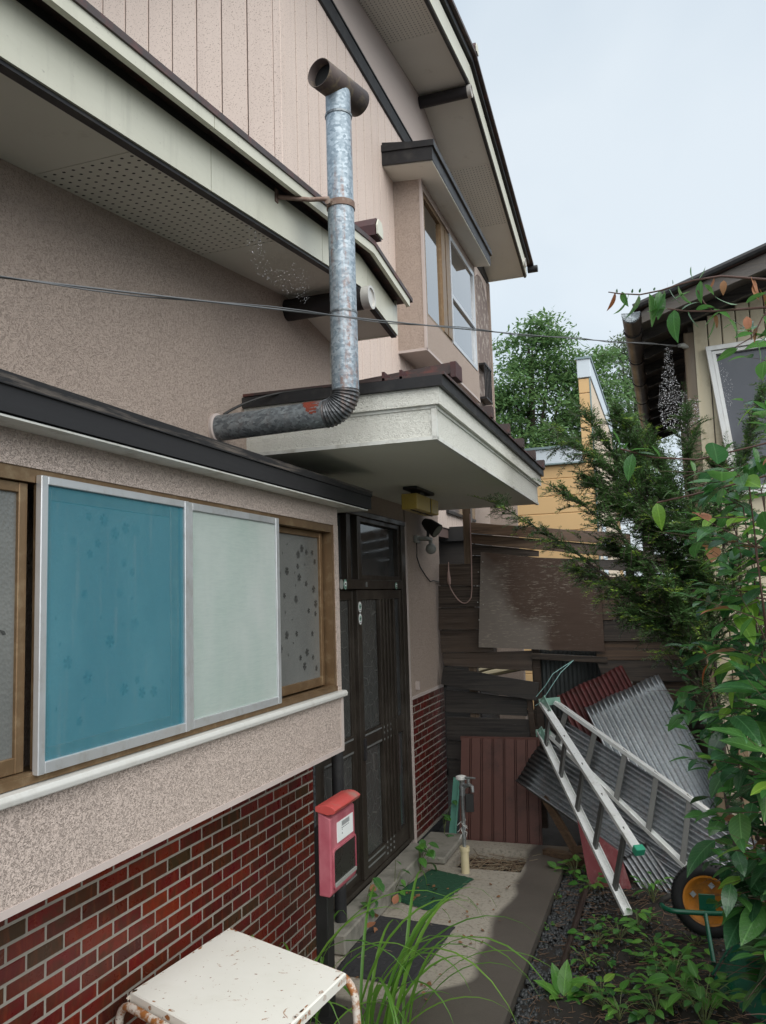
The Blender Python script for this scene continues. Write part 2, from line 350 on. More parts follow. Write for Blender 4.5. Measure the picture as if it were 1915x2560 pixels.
def leafmat(name, c, c2, rough=.34, tr=.35, spots=0., rn=.5, vein=True):
    t = MT(name); u = t.xyz(t.uv()); r = t.rnd()
    v = t.obj(); f = t.noise(t.shift(v, r), 4 if spots == 0 else 9, 3)
    col = t.mix(f, c, c2)
    if vein:
        mid = t.math('LESS_THAN', t.math('ABSOLUTE', t.math('SUBTRACT', u[0], .5)), .028)
        sv = t.math('SINE', t.math('MULTIPLY', t.math('SUBTRACT', u[1], t.math('MULTIPLY', t.math('ABSOLUTE', t.math('SUBTRACT', u[0], .5)), .55)), 62.))
        side = t.math('MULTIPLY', t.math('GREATER_THAN', sv, .93), .5)
        col = t.mix(t.math('MULTIPLY', t.math('MAXIMUM', mid, side), .55), col, tuple(min(1, x*1.9+.02) for x in c2))
    if rn:
        h = t.n('HueSaturation'); t.put(h.inputs['Color'], col); t.put(h.inputs['Value'], t.math('MULTIPLY_ADD', r, rn, 1-rn/2)); t.put(h.inputs['Hue'], t.math('MULTIPLY_ADD', r, -.03, .515)); col = h.outputs[0]
    t.fin(col, rough, 0, .8 if rough < .25 else .5)
    tl = t.n('BsdfTranslucent'); t.put(tl.inputs[0], t.mix(.5, col, var(c2, 2.2)))
    m = t.n('MixShader'); m.inputs[0].default_value = tr
    t.put(m.inputs[1], t.b.outputs[0]); t.put(m.inputs[2], tl.outputs[0]); t.put(t.o.inputs[0], m.outputs[0])
    t.bump(t.noise(v, 12, 3), .15, .02); MAT[name] = t.m
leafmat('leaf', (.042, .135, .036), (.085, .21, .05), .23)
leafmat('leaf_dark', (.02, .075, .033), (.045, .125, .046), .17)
leafmat('leaf_lime', (.12, .27, .035), (.2, .36, .05), .32, .45)
leafmat('leaf_red', (.22, .05, .025), (.32, .1, .03), .4, .3, vein=False)
leafmat('leaf_dry', (.25, .11, .05), (.34, .17, .08), .7, .2, vein=False)
leafmat('weed', (.06, .19, .03), (.11, .27, .045), .35, .35)
leafmat('weed_dark', (.035, .13, .03), (.07, .18, .04), .32, .3)
leafmat('blade', (.07, .2, .025), (.15, .3, .05), .35, .4, vein=False)
leafmat('needle', (.04, .10, .03), (.10, .185, .06), .3, .15, rn=0, vein=False)
leafmat('needle_lime', (.16, .27, .035), (.26, .38, .06), .45, .3, rn=0, vein=False)
def treeleaf(name, a, b, c):
    t = MT(name); v = t.obj()
    f = t.noise(v, 1.1, 3); g = t.noise(v, 9, 2)
    col = t.mix(t.ramp(f, [(.35, 0), (.65, 1)]), a, b); col = t.mix(t.ramp(g, [(.45, 0), (.7, .8)]), col, c)
    t.fin(col, .5, 0, .3); tl = t.n('BsdfTranslucent'); t.put(tl.inputs[0], t.mix(.5, col, var(c, 1.6)))
    m = t.n('MixShader'); m.inputs[0].default_value = .3
    t.put(m.inputs[1], t.b.outputs[0]); t.put(m.inputs[2], tl.outputs[0]); t.put(t.o.inputs[0], m.outputs[0]); MAT[name] = t.m
treeleaf('tree_leaf', (.075, .165, .07), (.13, .24, .095), (.2, .32, .12))
treeleaf('tree_leaf_pale', (.10, .15, .09), (.15, .2, .12), (.2, .25, .14))
simple('arch_peel', (.2, .15, .13), .85, amt=.2, dirt=(.62, .57, .5), dscale=9)

# ------------------------------------------------------------------ mesh helpers
WL = {}
def wl(o): return WL.get(o.name, Vector((0, 0, 0)))
def mesh_np(name, v, f, mats, uv=None, smooth=False, mi=None):
    me = bpy.data.meshes.new(name)
    if isinstance(f, np.ndarray):
        k = f.shape[1]; me.vertices.add(len(v)); me.vertices.foreach_set('co', np.asarray(v, np.float32).ravel())
        me.loops.add(f.size); me.loops.foreach_set('vertex_index', f.astype(np.int32).ravel())
        me.polygons.add(len(f)); me.polygons.foreach_set('loop_start', np.arange(0, f.size, k, dtype=np.int32))
        me.polygons.foreach_set('loop_total', np.full(len(f), k, np.int32)); me.update(calc_edges=True); me.validate()
        li = f.ravel()
    else:
        me.from_pydata([tuple(x) for x in v], [], [tuple(x) for x in f]); me.update(); li = None
    for m in (mats if isinstance(mats, (list, tuple)) else [mats]): me.materials.append(MAT[m])
    if mi is not None: me.polygons.foreach_set('material_index', np.asarray(mi, np.int32))
    if uv is not None:
        ul = me.uv_layers.new(name='UVMap'); uv = np.asarray(uv, np.float32)
        idx = np.empty(len(me.loops), np.int32); me.loops.foreach_get('vertex_index', idx); ul.data.foreach_set('uv', uv[idx].ravel())
    if smooth: me.polygons.foreach_set('use_smooth', np.ones(len(me.polygons), bool))
    return me
def link(name, me, parent=None, loc=None):
    o = bpy.data.objects.new(name, me); COL.objects.link(o)
    w = Vector(loc) if loc is not None else Vector((0, 0, 0))
    if parent: o.parent = parent; o.location = w - wl(parent)
    else: o.location = w
    WL[o.name] = w; return o
def thing(name, label, cat, loc, group=None):
    o = link(name, None, None, loc); o.empty_display_size = .1; o['label'] = label; o['category'] = cat
    if group: o['group'] = group
    return o
def tag(o, label=None, cat=None, group=None, kind=None):
    for k, v in (('label', label), ('category', cat), ('group', group), ('kind', kind)):
        if v: o[k] = v
    return o
class MB:
    def __init__(s): s.v = []; s.f = []
    def add(s, v, f):
        k = len(s.v); s.v += [Vector(x) for x in v]; s.f += [tuple(i+k for i in q) for q in f]; return s
    def box(s, x0, x1, y0, y1, z0, z1, c=0):
        return s.obox(((x0+x1)/2, (y0+y1)/2, (z0+z1)/2), ((x1-x0)/2, 0, 0), (0, (y1-y0)/2, 0), (0, 0, (z1-z0)/2), c)
    def obox(s, o, a, b, c_, ch=0):
        o, a, b, c = Vector(o), Vector(a), Vector(b), Vector(c_)
        if ch <= 0:
            v = [o+i*a+j*b+k*c for i in (-1, 1) for j in (-1, 1) for k in (-1, 1)]
            return s.add(v, [(0, 1, 3, 2), (4, 6, 7, 5), (0, 4, 5, 1), (2, 3, 7, 6), (0, 2, 6, 4), (1, 5, 7, 3)])
        la, lb, lc = a.length, b.length, c.length; ch = min(ch, la*.45, lb*.45, lc*.45)
        v = []
        for i in (-1, 1):
            for j in (-1, 1):
                for k in (-1, 1):
                    p = o+i*a+j*b+k*c
                    v += [p-j*b*ch/lb-k*c*ch/lc, p-i*a*ch/la-k*c*ch/lc, p-i*a*ch/la-j*b*ch/lb]
        I = lambda i, j, k, w: ((i > 0)*4+(j > 0)*2+(k > 0))*3+w
        f = []
        for q in (-1, 1):
            f.append([I(q, j, k, 0) for j, k in ((-1, -1), (1, -1), (1, 1), (-1, 1))][::q])
            f.append([I(i, q, k, 1) for i, k in ((-1, -1), (-1, 1), (1, 1), (1, -1))][::q])
            f.append([I(i, j, q, 2) for i, j in ((-1, -1), (1, -1), (1, 1), (-1, 1))][::q])
        for j in (-1, 1):
            for k in (-1, 1): f.append([I(-1, j, k, 1), I(1, j, k, 1), I(1, j, k, 2), I(-1, j, k, 2)][::j*k])
        for i in (-1, 1):
            for k in (-1, 1): f.append([I(i, -1, k, 0), I(i, 1, k, 0), I(i, 1, k, 2), I(i, -1, k, 2)][::-i*k])
        for i in (-1, 1):
            for j in (-1, 1): f.append([I(i, j, -1, 0), I(i, j, 1, 0), I(i, j, 1, 1), I(i, j, -1, 1)][::i*j])
        for i in (-1, 1):
            for j in (-1, 1):
                for k in (-1, 1): f.append([I(i, j, k, 0), I(i, j, k, 1), I(i, j, k, 2)][::i*j*k])
        return s.add(v, f)
    def bar(s, p, q, w, h, up=(0, 0, 1), ch=0):
        p, q = Vector(p), Vector(q); d = q-p; u = Vector(up); sd = d.cross(u).normalized(); u = sd.cross(d).normalized()
        return s.obox((p+q)/2, d/2, sd*w/2, u*h/2, ch)
    def prism(s, pts, ext):
        n = len(pts); P = [Vector(p) for p in pts]; e = Vector(ext)
        return s.add(P+[p+e for p in P], [tuple(range(n))[::-1], tuple(range(n, 2*n))]+[(i, (i+1) % n, (i+1) % n+n, i+n) for i in range(n)])
    def quad(s, *p): return s.add(p, [tuple(range(len(p)))])
    def tube(s, pts, r, n=10, cap=True):
        P = [Vector(p) for p in pts]; rs = r if isinstance(r, (list, tuple)) else [r]*len(P)
        t0 = (P[1]-P[0]).normalized(); u = t0.orthogonal().normalized(); v = []; f = []
        for i, p in enumerate(P):
            t = ((P[min(i+1, len(P)-1)]-P[max(i-1, 0)])).normalized()
            u = (u-t*u.dot(t)); u = u.normalized() if u.length > 1e-6 else t.orthogonal().normalized(); w = t.cross(u)
            v += [p+rs[i]*(math.cos(2*math.pi*k/n)*u+math.sin(2*math.pi*k/n)*w) for k in range(n)]
        for i in range(len(P)-1):
            for k in range(n): f.append((i*n+k, i*n+(k+1) % n, (i+1)*n+(k+1) % n, (i+1)*n+k))
        if cap: f += [tuple(range(n))[::-1], tuple(range((len(P)-1)*n, len(P)*n))]
        return s.add(v, f)
    def ring(s, c, axis, R0, prof, n=32):   # prof: list of (radius, offset along axis), closed loop
        c, ax = Vector(c), Vector(axis).normalized(); u = ax.orthogonal().normalized(); w = ax.cross(u); v = []; f = []; m = len(prof)
        for i in range(n):
            d = math.cos(2*math.pi*i/n)*u+math.sin(2*math.pi*i/n)*w
            v += [c+d*r+ax*z for r, z in prof]
        for i in range(n):
            for k in range(m): f.append((i*m+k, i*m+(k+1) % m, ((i+1) % n)*m+(k+1) % m, ((i+1) % n)*m+k))
        return s.add(v, f)
    def build(s, name, mat, parent=None, smooth=False, bev=0):
        me = mesh_np(name, s.v, s.f, mat, smooth=smooth); o = link(name, me, parent)
        if parent is not None and wl(parent) is not None: o.location = -wl(parent)
        WL[o.name] = Vector((0, 0, 0))
        if smooth and hasattr(me, 'set_sharp_from_angle'): me.set_sharp_from_angle(angle=R(40))
        if bev:
            m = o.modifiers.new('bevel', 'BEVEL'); m.width = bev; m.segments = 2; m.limit_method = 'ANGLE'; m.angle_limit = R(35)
        return o
def bez(p0, p1, p2, n=8):
    p0, p1, p2 = Vector(p0), Vector(p1), Vector(p2)
    return [(1-t)**2*p0+2*t*(1-t)*p1+t*t*p2 for t in [i/n for i in range(n+1)]]
def arc(c, a, b, t0, t1, n): # centre + cos*a + sin*b
    c, a, b = Vector(c), Vector(a), Vector(b)
    return [c+math.cos(t0+(t1-t0)*i/n)*a+math.sin(t0+(t1-t0)*i/n)*b for i in range(n+1)]
# ------------------------------------------------------------------ ground, path
def ground():
    MB().quad((-60, -30, -.07), (60, -30, -.07), (60, 90, -.07), (-60, 90, -.07)).build('ground', 'soil')['kind'] = 'structure'
    n, m = 70, 110; x = np.linspace(-.75, 1.6, n); y = np.linspace(1.5, 6.45, m); X, Y = np.meshgrid(x, y)
    Z = -.055+.012*np.sin(X*7+Y*3)+.01*np.sin(Y*11-X*5)+RNG.normal(0, .006, X.shape)
    v = np.stack([X, Y, Z], -1).reshape(-1, 3); i = (np.arange(m-1)[:, None]*n+np.arange(n-1)[None]).ravel()
    link('soil_bed', mesh_np('soil_bed', v, np.stack([i, i+1, i+n+1, i+n], -1), 'soil', smooth=True))['kind'] = 'structure'
    b = MB(); xs = [-1.8, -1.5, -1.02, -.77]; ys = [-1, 5.5, 5.95, 6.12]
    for i in range(3):
        for j in range(3):
            if (i, j) == (1, 1): continue
            b.quad((xs[i], ys[j], 0), (xs[i+1], ys[j], 0), (xs[i+1], ys[j+1], 0), (xs[i], ys[j+1], 0))
    a = [(-1.5, 5.5), (-1.02, 5.5), (-1.02, 5.95), (-1.5, 5.95)]
    for k in range(4):
        p, q = a[k], a[(k+1) % 4]; b.quad((*p, 0), (*q, 0), (*q, -.09), (*p, -.09))
    b.quad(*[(*p, -.09) for p in a])
    b.quad((-.77, -1, 0), (-.77, 6.12, 0), (-.765, 6.12, -.13), (-.765, -1, -.13)); b.quad((-1.8, 6.12, 0), (-.77, 6.12, 0), (-.765, 6.12, -.13), (-1.8, 6.12, -.13))
    b.build('path', 'concrete')['kind'] = 'structure'
    b = MB().box(-1.8, -1.655, 4.03, 5.62, .004, .105, .008); b.box(-1.8, -1.53, 5.52, 6.1, .004, .05, .01)
    b.build('doorstep', 'concrete_old')['kind'] = 'structure'
ground()
# ------------------------------------------------------------------ the house
H = thing('house', 'two storey house in pinkish beige stucco and siding with brick tiled base', 'house', (-1.8, 4, 0))
def bricks(y0, y1, z0, z1, first, name):
    wall = MB().box(-1.98, -1.8012, y0, y1, z0, z1).build(name, 'mortar', H)
    Lb, Hb, j = .1565, .0515, .0075; row = 0; spots = []; z = z1-Hb
    while z > z0-.02:
        off = (row % 2)*Lb/2+first; y = y0-Lb+off % Lb
        while y < y1:
            a, b = max(y+j/2, y0), min(y+Lb-j/2, y1)
            if b-a > .012: spots.append((a, b, max(z+j/2, z0), z+Hb-j/2))
            y += Lb
        z -= Hb; row += 1
    return wall, spots
CACHE = {}
def brick_mesh(w, h):
    k = (round(w, 3), round(h, 3))
    if k not in CACHE:
        b = MB().obox((0, 0, 0), (.006, 0, 0), (0, w/2, 0), (0, 0, h/2), .0022); CACHE[k] = mesh_np('brick', b.v, b.f, 'brick')
    return CACHE[k]
wa, sa = bricks(.6, 4.0, .0, 1.075, .055, 'brick_wall'); wb, sb = bricks(5.745, 6.66, .06, 1.06, .0, 'brick_wall')
near = [(wa, s) for s in sa if s[1] > 1.75 and not (s[0] < 2.0 and s[2] < .3)]; far = [(wb, s) for s in sb]
allb = near+far; allb.sort(key=lambda t: t[1][0]); rest = {}
for i, (w, s) in enumerate(allb):
    x = -1.806+random.uniform(-.0006, .0012)
    if i < 300: link('brick', brick_mesh(s[1]-s[0], s[3]-s[2]), w, (x, (s[0]+s[1])/2, (s[2]+s[3])/2))
    else: rest.setdefault(w.name, (w, []))[1].append((x, s))
for w, ls in rest.values():
    for c in range(3):
        b = MB()
        for x, s in ls[c::3]: b.obox((x, (s[0]+s[1])/2, (s[2]+s[3])/2), (.006, 0, 0), (0, (s[1]-s[0])/2, 0), (0, 0, (s[3]-s[2])/2), .002)
        o = b.build('brick_courses', 'brick', w); o['kind'] = 'stuff'
MB().box(-1.82, -1.796, 5.745, 6.66, .0, .06).build('skirting', 'dark_metal', H)
MB().box(-1.835, -1.79, 5.70, 5.742, .03, 1.08).box(-1.835, -1.795, 5.70, 5.742, 1.08, 2.345).build('corner_trim', 'bead', H)
MB().box(-1.82, -1.80, 4.003, 4.028, .02, 1.06).build('corner_strip', 'galv_dark', H)
S1 = lambda y: 3.385-.128*abs(y-3.79)
def soff(y): return S1(y)
# stucco of the front wing, gable shaped
b = MB(); b.prism([(-2.05, -2.5, 2.2), (-2.05, 4.38, 2.2), (-2.05, 4.38, S1(4.38)), (-2.05, 3.79, S1(3.79)), (-2.05, -2.5, S1(-2.5))], (.25, 0, 0)); b.build('stucco_wall', 'stucco', H)
b = MB(); b.box(-2.0, -1.801, 4.0, 5.70, 2.348, 2.47); b.box(-2.0, -1.80, 5.74, 6.66, 1.06, 2.47); b.box(-2.2, -2.0, 4.03, 6.66, 0, 2.47); b.box(-2.0, -1.802, .5, 4.0, 1.075, 2.2); b.build('porch_wall', 'stucco', H)
MB().box(-1.815, -1.785, 4.362, 4.392, 2.74, S1(4.38)-.004).build('corner_bead', 'bead_white', H)
MB().box(-1.806, -1.794, 5.742, 6.66, 1.058, 1.082).build('ledge_bead', 'bead', H)
# lower bay with sliding window
MB().box(-1.8, -1.55, -1.2, 3.81, 1.07, 1.335).box(-1.8, -1.553, -1.2, 3.81, 2.165, 2.262).box(-1.8, -1.551, 3.765, 3.81, 1.335, 2.165).build('bay_wall', 'stucco_bay', H)
MB().box(-1.8, -1.546, -1.2, 3.815, 1.062, 1.082).box(-1.56, -1.545, 3.785, 3.815, 1.082, 1.33).build('bay_bead', 'bead', H)
b = MB(); b.prism([(-1.6, -1.2, 1.335), (-1.535, -1.2, 1.322), (-1.525, -1.2, 1.326), (-1.523, -1.2, 1.34), (-1.53, -1.2, 1.352), (-1.6, -1.2, 1.357)], (0, 5.025, 0)); b.build('window_sill', 'sill_white', H, bev=.003)
WN = MB(); 
for y0, y1, z0, z1, x in ((-1.2, 3.765, 2.128, 2.165, -1.558), (-1.2, 3.765, 1.357, 1.378, -1.553)): WN.box(-1.66, x, y0, y1, z0, z1)
WN.box(-1.66, -1.557, 3.735, 3.765, 1.378, 2.128).box(-1.60, -1.565, 1.385, 1.41, 1.36, 1.37)
for k in range(3): WN.box(-1.575+k*.008, -1.571+k*.008, -1.2, 3.735, 1.378, 1.386)
window = WN.build('window', 'bronze', H)
def sash(y0, y1, x, zt=2.126, zb=1.388, w=.03, bw=.04, mat='bronze', th=.022, nm='sash'):
    b = MB(); b.box(x-th, x, y0, y0+w, zb, zt, .002).box(x-th, x, y1-w, y1, zb, zt, .002)
    b.box(x-th, x-.001, y0+w, y1-w, zb, zb+bw, .002).box(x-th, x-.001, y0+w, y1-w, zt-w*.9, zt, .002)
    o = b.build(nm, mat, window); return o
def pane(y0, y1, x, z0, z1, mat): MB().box(x-.004, x, y0, y1, z0, z1).build('pane', mat, window)
sash(.7, 1.715, -1.572); pane(.73, 1.69, -1.582, 1.42, 2.1, 'frosted_glass')
sash(1.735, 2.385, -1.551, w=.045, bw=.05); pane(1.76, 2.36, -1.556, 1.42, 2.1, 'frosted_glass'); sash(2.33, 3.72, -1.60); pane(2.36, 3.70, -1.612, 1.42, 2.1, 'frosted_glass')
sash(1.727, 2.432, -1.538, 2.148, 1.376, .026, .03, 'aluminium', .02, 'screen_frame'); MB().box(-1.549, -1.546, 1.75, 2.41, 1.40, 2.125).build('screen', 'screen_blue', window)
sash(2.436, 3.137, -1.545, 2.148, 1.376, .03, .03, 'aluminium', .02, 'screen_frame'); MB().box(-1.556, -1.553, 2.46, 3.11, 1.40, 2.125).build('screen', 'screen_green', window)
def flowers(name, y0, y1, z0, z1, x, n, sz, mat, seed):
    rr = random.Random(seed); b = MB(); pts = []
    for k in range(n*14):
        y, z = rr.uniform(y0+sz, y1-sz), rr.uniform(z0+sz, z1-sz)
        if any((y-a)**2+(z-c)**2 < (sz*2.1)**2 for a, c in pts): continue
        pts.append((y, z))
        if len(pts) > n: break
    for i, (y, z) in enumerate(pts):
        a0 = rr.random()*6
        if i % 3 < 2:
            r = sz*(1 if i % 3 == 0 else .7)
            for p in range(5):
                a = a0+p*2*math.pi/5; w = .5
                P = [(x, y, z)]+[(x, y+r*q*math.cos(a+da), z+r*q*math.sin(a+da)) for q, da in ((.55, -w), (.95, -.33), (.84, 0), (.95, .33), (.55, w))]
                b.quad(*P)
            b.build(name, mat, window); b = MB()
        else:
            r = sz*.42; b.quad(*[(x, y+r*q*math.cos(a0+da), z+r*q*math.sin(a0+da)) for q, da in ((1, 0), (.5, .9), (1, math.pi), (.5, -.9))]); b.build('petal', mat, window); b = MB()
    
flowers('flower', .95, 1.68, 1.43, 2.09, -1.5805, 22, .032, 'flower_etch', 3)
flowers('flower', 3.14, 3.68, 1.44, 2.08, -1.6105, 46, .021, 'flower_etch', 5)
flowers('flower', 1.78, 2.32, 1.46, 2.08, -1.5545, 30, .021, 'flower_etch', 9)
# eave hood over the window
b = MB(); b.prism([(-1.55, -1.5, 2.262), (-1.467, -1.5, 2.27), (-1.462, -1.5, 2.266), (-1.462, -1.5, 2.33), (-1.455, -1.5, 2.332), (-1.452, -1.5, 2.362), (-1.462, -1.5, 2.364), (-1.80, -1.5, 2.43), (-1.80, -1.5, 2.262)], (0, 5.57, 0)); hood_o = b.build('eave_hood', 'hood_metal', H)
MB().box(-1.79, -1.468, -1.5, 4.03, 2.256, 2.2615).build('hood_soffit', 'bead_white', H)
# gable eave of the front wing
XF = -1.387
def fascia_piece(y0, y1, x=XF, Sf=S1, h=.165, nm='fascia_board', mt='fascia', z0=-.004, th=.025):
    b = MB(); ys = [y0]+([3.79] if y0 < 3.79 < y1 and Sf is S1 else [])+([7.85] if Sf is S2 and y0 < 7.85 < y1 else [])+[y1]
    for p, q in zip(ys, ys[1:]):
        b.prism([(x-th, p, Sf(p)+z0), (x-th, q, Sf(q)+z0), (x-th, q, Sf(q)+z0+h), (x-th, p, Sf(p)+z0+h)], (th, 0, 0))
    return b.build(nm, mt, H)
def S2(y): return 7.03-(.135*(7.85-y) if y < 7.85 else .25*(y-7.85))
for p, q in ((-1, 1.2), (1.204, 2.338), (2.342, 3.302), (3.306, 3.905), (3.909, 4.395)): fascia_piece(p, q)
fascia_piece(-1, 4.395, XF-.008, S1, .035, 'fascia_lip', 'dark_metal', -.016, .03)
fascia_piece(-1, 4.40, XF-.012, S1, .05, 'shadow_board', 'dark_metal', .155, .02)  # dark strip puts the shadow gap above the fascia into colour
for p, q in ((-1, 2.23), (2.234, 3.26), (3.264, 4.40)): fascia_piece(p, q, XF+.078, S1, .042, 'verge_trim', 'fascia', .158, .02)
b = MB()
for p, q in ((-1, 3.79), (3.79, 4.44)):
    b.prism([(-3.4, p, S1(p)+.2005), (-3.4, q, S1(q)+.2005), (-3.4, q, S1(q)+.224), (-3.4, p, S1(p)+.224)], (3.4+XF+.085, 0, 0))
b.build('roof', 'roof_tin', H)
for p, q, m in ((-.95, -.004, 'soffit'), (0, .996, 'soffit'), (1.0, 1.968, 'soffit'), (1.972, 2.934, 'soffit_holes'), (2.938, 3.788, 'soffit'), (3.792, 4.385, 'soffit')):
    b = MB(); b.prism([(-1.80, p, S1(p)), (-1.80, q, S1(q)), (-1.80, q, S1(q)+.008), (-1.80, p, S1(p)+.008)], (.388, 0, 0)); b.build('soffit_panel', m, H)
MB().box(-1.80, XF, 4.385, 4.40, S1(4.385)-.005, S1(4.385)+.2).build('eave_end_board', 'fascia', H)
def purlin(y, z, x0, x1, r):
    p = MB().tube([(x0, y, z), (x1, y, z)], r, 20).build('purlin', 'timber_black', H, True)
    MB().tube([(x1-.03, y, z), (x1+.004, y, z)], r*1.06, 20).ring((x1+.004, y, z), (1, 0, 0), r, [(r*1.06, 0), (r*1.06, .008), (r*.85, .008), (r*.85, 0)], 20).build('end_cap', 'cap_metal', p, True)
purlin(3.79, 3.312, -1.82, -1.338, .056)
def ridge_end(y, z, x, s):   # capped end of the ridge roll
    P = lambda k: [(x, y+a*s*k, z+c*s*k) for a, c in ((-.55, -.5), (-.62, .1), (-.3, .62), (.3, .62), (.62, .1), (.55, -.5))]
    o = MB().prism(P(1), (-.3, 0, 0)).build('ridge_end', 'roof_red', H); MB().prism([Vector(p)+Vector((.004, 0, 0)) for p in P(.86)], (.008, 0, 0)).build('end_plate', 'fascia', o)
ridge_end(3.80, 3.665, -1.285, .085)
# second storey: vertical siding boards on the side that faces the camera and on the long wall
X2, Y2, BW = -2.15, 4.5, .19
MB().box(-5.6, X2-.012, Y2+.012, 11.08, 2.4, 6.15).build('siding_back', 'siding_gap', H)
def cham(x0, x1, y0, y1, z0, z1): return MB().box(x0, x1, y0, y1, z0, z1, .004)
k = 0; x = X2-.055
cham(X2-.052, X2+.003, Y2-.003, Y2+.05, 3.3, 6.15).build('corner_board', 'siding', H)
while x > -4.6: cham(x-BW+.009, x, Y2-.002, Y2+.012, 3.3, 6.15).build('siding_board', 'siding', H); x -= BW
y = Y2+.055
while y < 11.0:
    z0 = 2.5; cham(X2-.012, X2, y, min(y+BW-.011, 11.05), z0, 6.15).build('siding_board', 'siding', H); y += BW
b = MB(); b.box(X2-.01, X2+.02, Y2-.02, 11.1, 6.15, 6.29, .004); b.box(X2-.01, X2+.028, Y2-.02, 11.1, 6.29, 6.305); b.box(-5.6, X2-.012, Y2-.018, Y2+.01, 6.15, 6.29); b.build('belt_trim', 'dark_metal', H)
b = MB(); b.prism([(X2-.1, Y2, 6.29), (X2-.1, 11.08, 6.1), (X2-.1, 11.08, S2(11.08)), (X2-.1, 7.85, S2(7.85)), (X2-.1, Y2, S2(Y2))], (.098, 0, 0)); b.build('gable_wall', 'cement_smooth', H)
b = MB().box(-5.6, X2-.11, Y2+.01, Y2+.1, 6.29, S2(Y2)); b.build('gable_wall', 'cement_smooth', H)
XG = -1.60
for p, q in ((3.9, 6.1), (6.104, 6.9), (6.904, 7.84), (7.86, 9.4), (9.404, 11.15)): fascia_piece(p, q, XG, S2, .20)
fascia_piece(3.9, 11.15, XG-.01, S2, .04, 'fascia_lip', 'dark_metal', -.02, .03)
fascia_piece(3.9, 11.2, XG-.012, S2, .08, 'shadow_board', 'dark_metal', .19, .02)  # upper gable: shadow gap under the verge, drawn as a dark strip
fascia_piece(3.9, 11.25, XG+.03, S2, .06, 'verge_trim', 'dark_metal', .235, .05)
b = MB()
for p, q in ((3.9, 7.85), (7.85, 11.4)): b.prism([(-5.6, p, S2(p)+.30), (-5.6, q, S2(q)+.30), (-5.6, q, S2(q)+.335), (-5.6, p, S2(p)+.335)], (5.6+XG+.07, 0, 0))
b.build('roof', 'roof_tin', H)
for p, q, m in ((3.9, 4.8, 'soffit'), (4.804, 6.76, 'soffit_holes'), (6.764, 7.848, 'soffit'), (7.852, 8.95, 'soffit'), (8.954, 10.0, 'soffit_holes'), (10.004, 11.13, 'soffit')):
    b = MB(); b.prism([(-2.15, p, S2(p)), (-2.15, q, S2(q)), (-2.15, q, S2(q)+.008), (-2.15, p, S2(p)+.008)], (.52, 0, 0)); b.build('soffit_panel', m, H)
MB().box(-2.15, XG, 11.13, 11.15, S2(11.13)-.01, S2(11.13)+.2).build('eave_end_board', 'fascia', H)
purlin(7.85, 6.955, -2.16, -1.605, .062); purlin(10.97, 6.33, -2.16, -1.59, .06)
ridge_end(7.87, 7.40, -1.53, .1)
MB().tube([(-1.62, 11.42, S2(11.4)+.26), (-1.48, 11.42, S2(11.4)+.26)], .05, 12).build('gutter_end', 'dark_metal', H, True)
# oriel bay of the second storey
XB = -1.885
b = MB(); b.box(X2, XB, 6.82, 9.0, 3.975, 4.30); b.box(X2, XB, 6.82, 9.0, 5.47, 5.68); b.box(X2, XB-.002, 6.82, 6.885, 4.30, 5.47); b.box(X2, XB-.002, 8.93, 9.0, 4.30, 5.47); b.build('oriel_wall', 'stucco', H)
MB().box(XB-.02, XB+.004, 6.815, 6.84, 3.97, 5.68).box(X2, XB+.004, 6.815, 9.0, 3.962, 3.985).build('oriel_bead', 'bead', H)
b = MB(); b.prism([(X2, 6.53, 5.60), (-1.70, 6.53, 5.55), (-1.695, 6.53, 5.545), (-1.695, 6.53, 5.655), (-1.675, 6.53, 5.66), (-1.675, 6.53, 5.715), (-1.70, 6.53, 5.72), (X2, 6.53, 5.80)], (0, 2.47, 0)); b.build('oriel_hood', 'dark_metal', H)
MB().prism([(X2, 6.54, 5.575), (-1.70, 6.54, 5.535), (-1.70, 6.54, 5.545), (X2, 6.54, 5.60)], (0, 2.44, 0)).build('hood_soffit', 'soffit', H)
MB().prism([(X2, 6.515, 5.58), (-1.69, 6.515, 5.54), (-1.69, 6.515, 5.66), (X2, 6.515, 5.70)], (0, .014, 0)).prism([(X2, 6.50, 5.70), (-1.672, 6.50, 5.66), (-1.672, 6.50, 5.715), (X2, 6.50, 5.76)], (0, .03, 0)).build('hood_end', 'dark_metal', H)
w2 = MB().box(XB-.06, XB-.012, 6.885, 8.93, 4.30, 4.34).box(XB-.06, XB-.012, 6.885, 8.93, 5.43, 5.47).box(XB-.055, XB-.01, 6.885, 6.93, 4.34, 5.43).box(XB-.05, XB-.004, 7.50, 7.64, 4.34, 5.43).box(XB-.05, XB-.0, 7.655, 7.80, 4.34, 5.43).build('window', 'bronze', H)
MB().box(XB-.03, XB+.006, 7.81, 7.85, 4.31, 5.46).box(XB-.03, XB+.006, 8.87, 8.92, 4.31, 5.46).box(XB-.03, XB+.005, 7.85, 8.87, 4.31, 4.35).box(XB-.03, XB+.005, 7.85, 8.87, 5.41, 5.46).box(XB-.03, XB+.004, 7.85, 8.87, 4.80, 4.84).build('screen_frame', 'aluminium', w2)
MB().box(XB-.035, XB-.03, 6.93, 7.50, 4.34, 5.43).build('pane', 'window_glass', w2); MB().box(XB-.022, XB-.018, 7.85, 8.87, 4.35, 4.80).build('pane', 'window_glass', w2)
MB().box(XB-.016, XB-.012, 7.85, 8.87, 4.84, 5.41).build('pane', 'window_glass', w2)
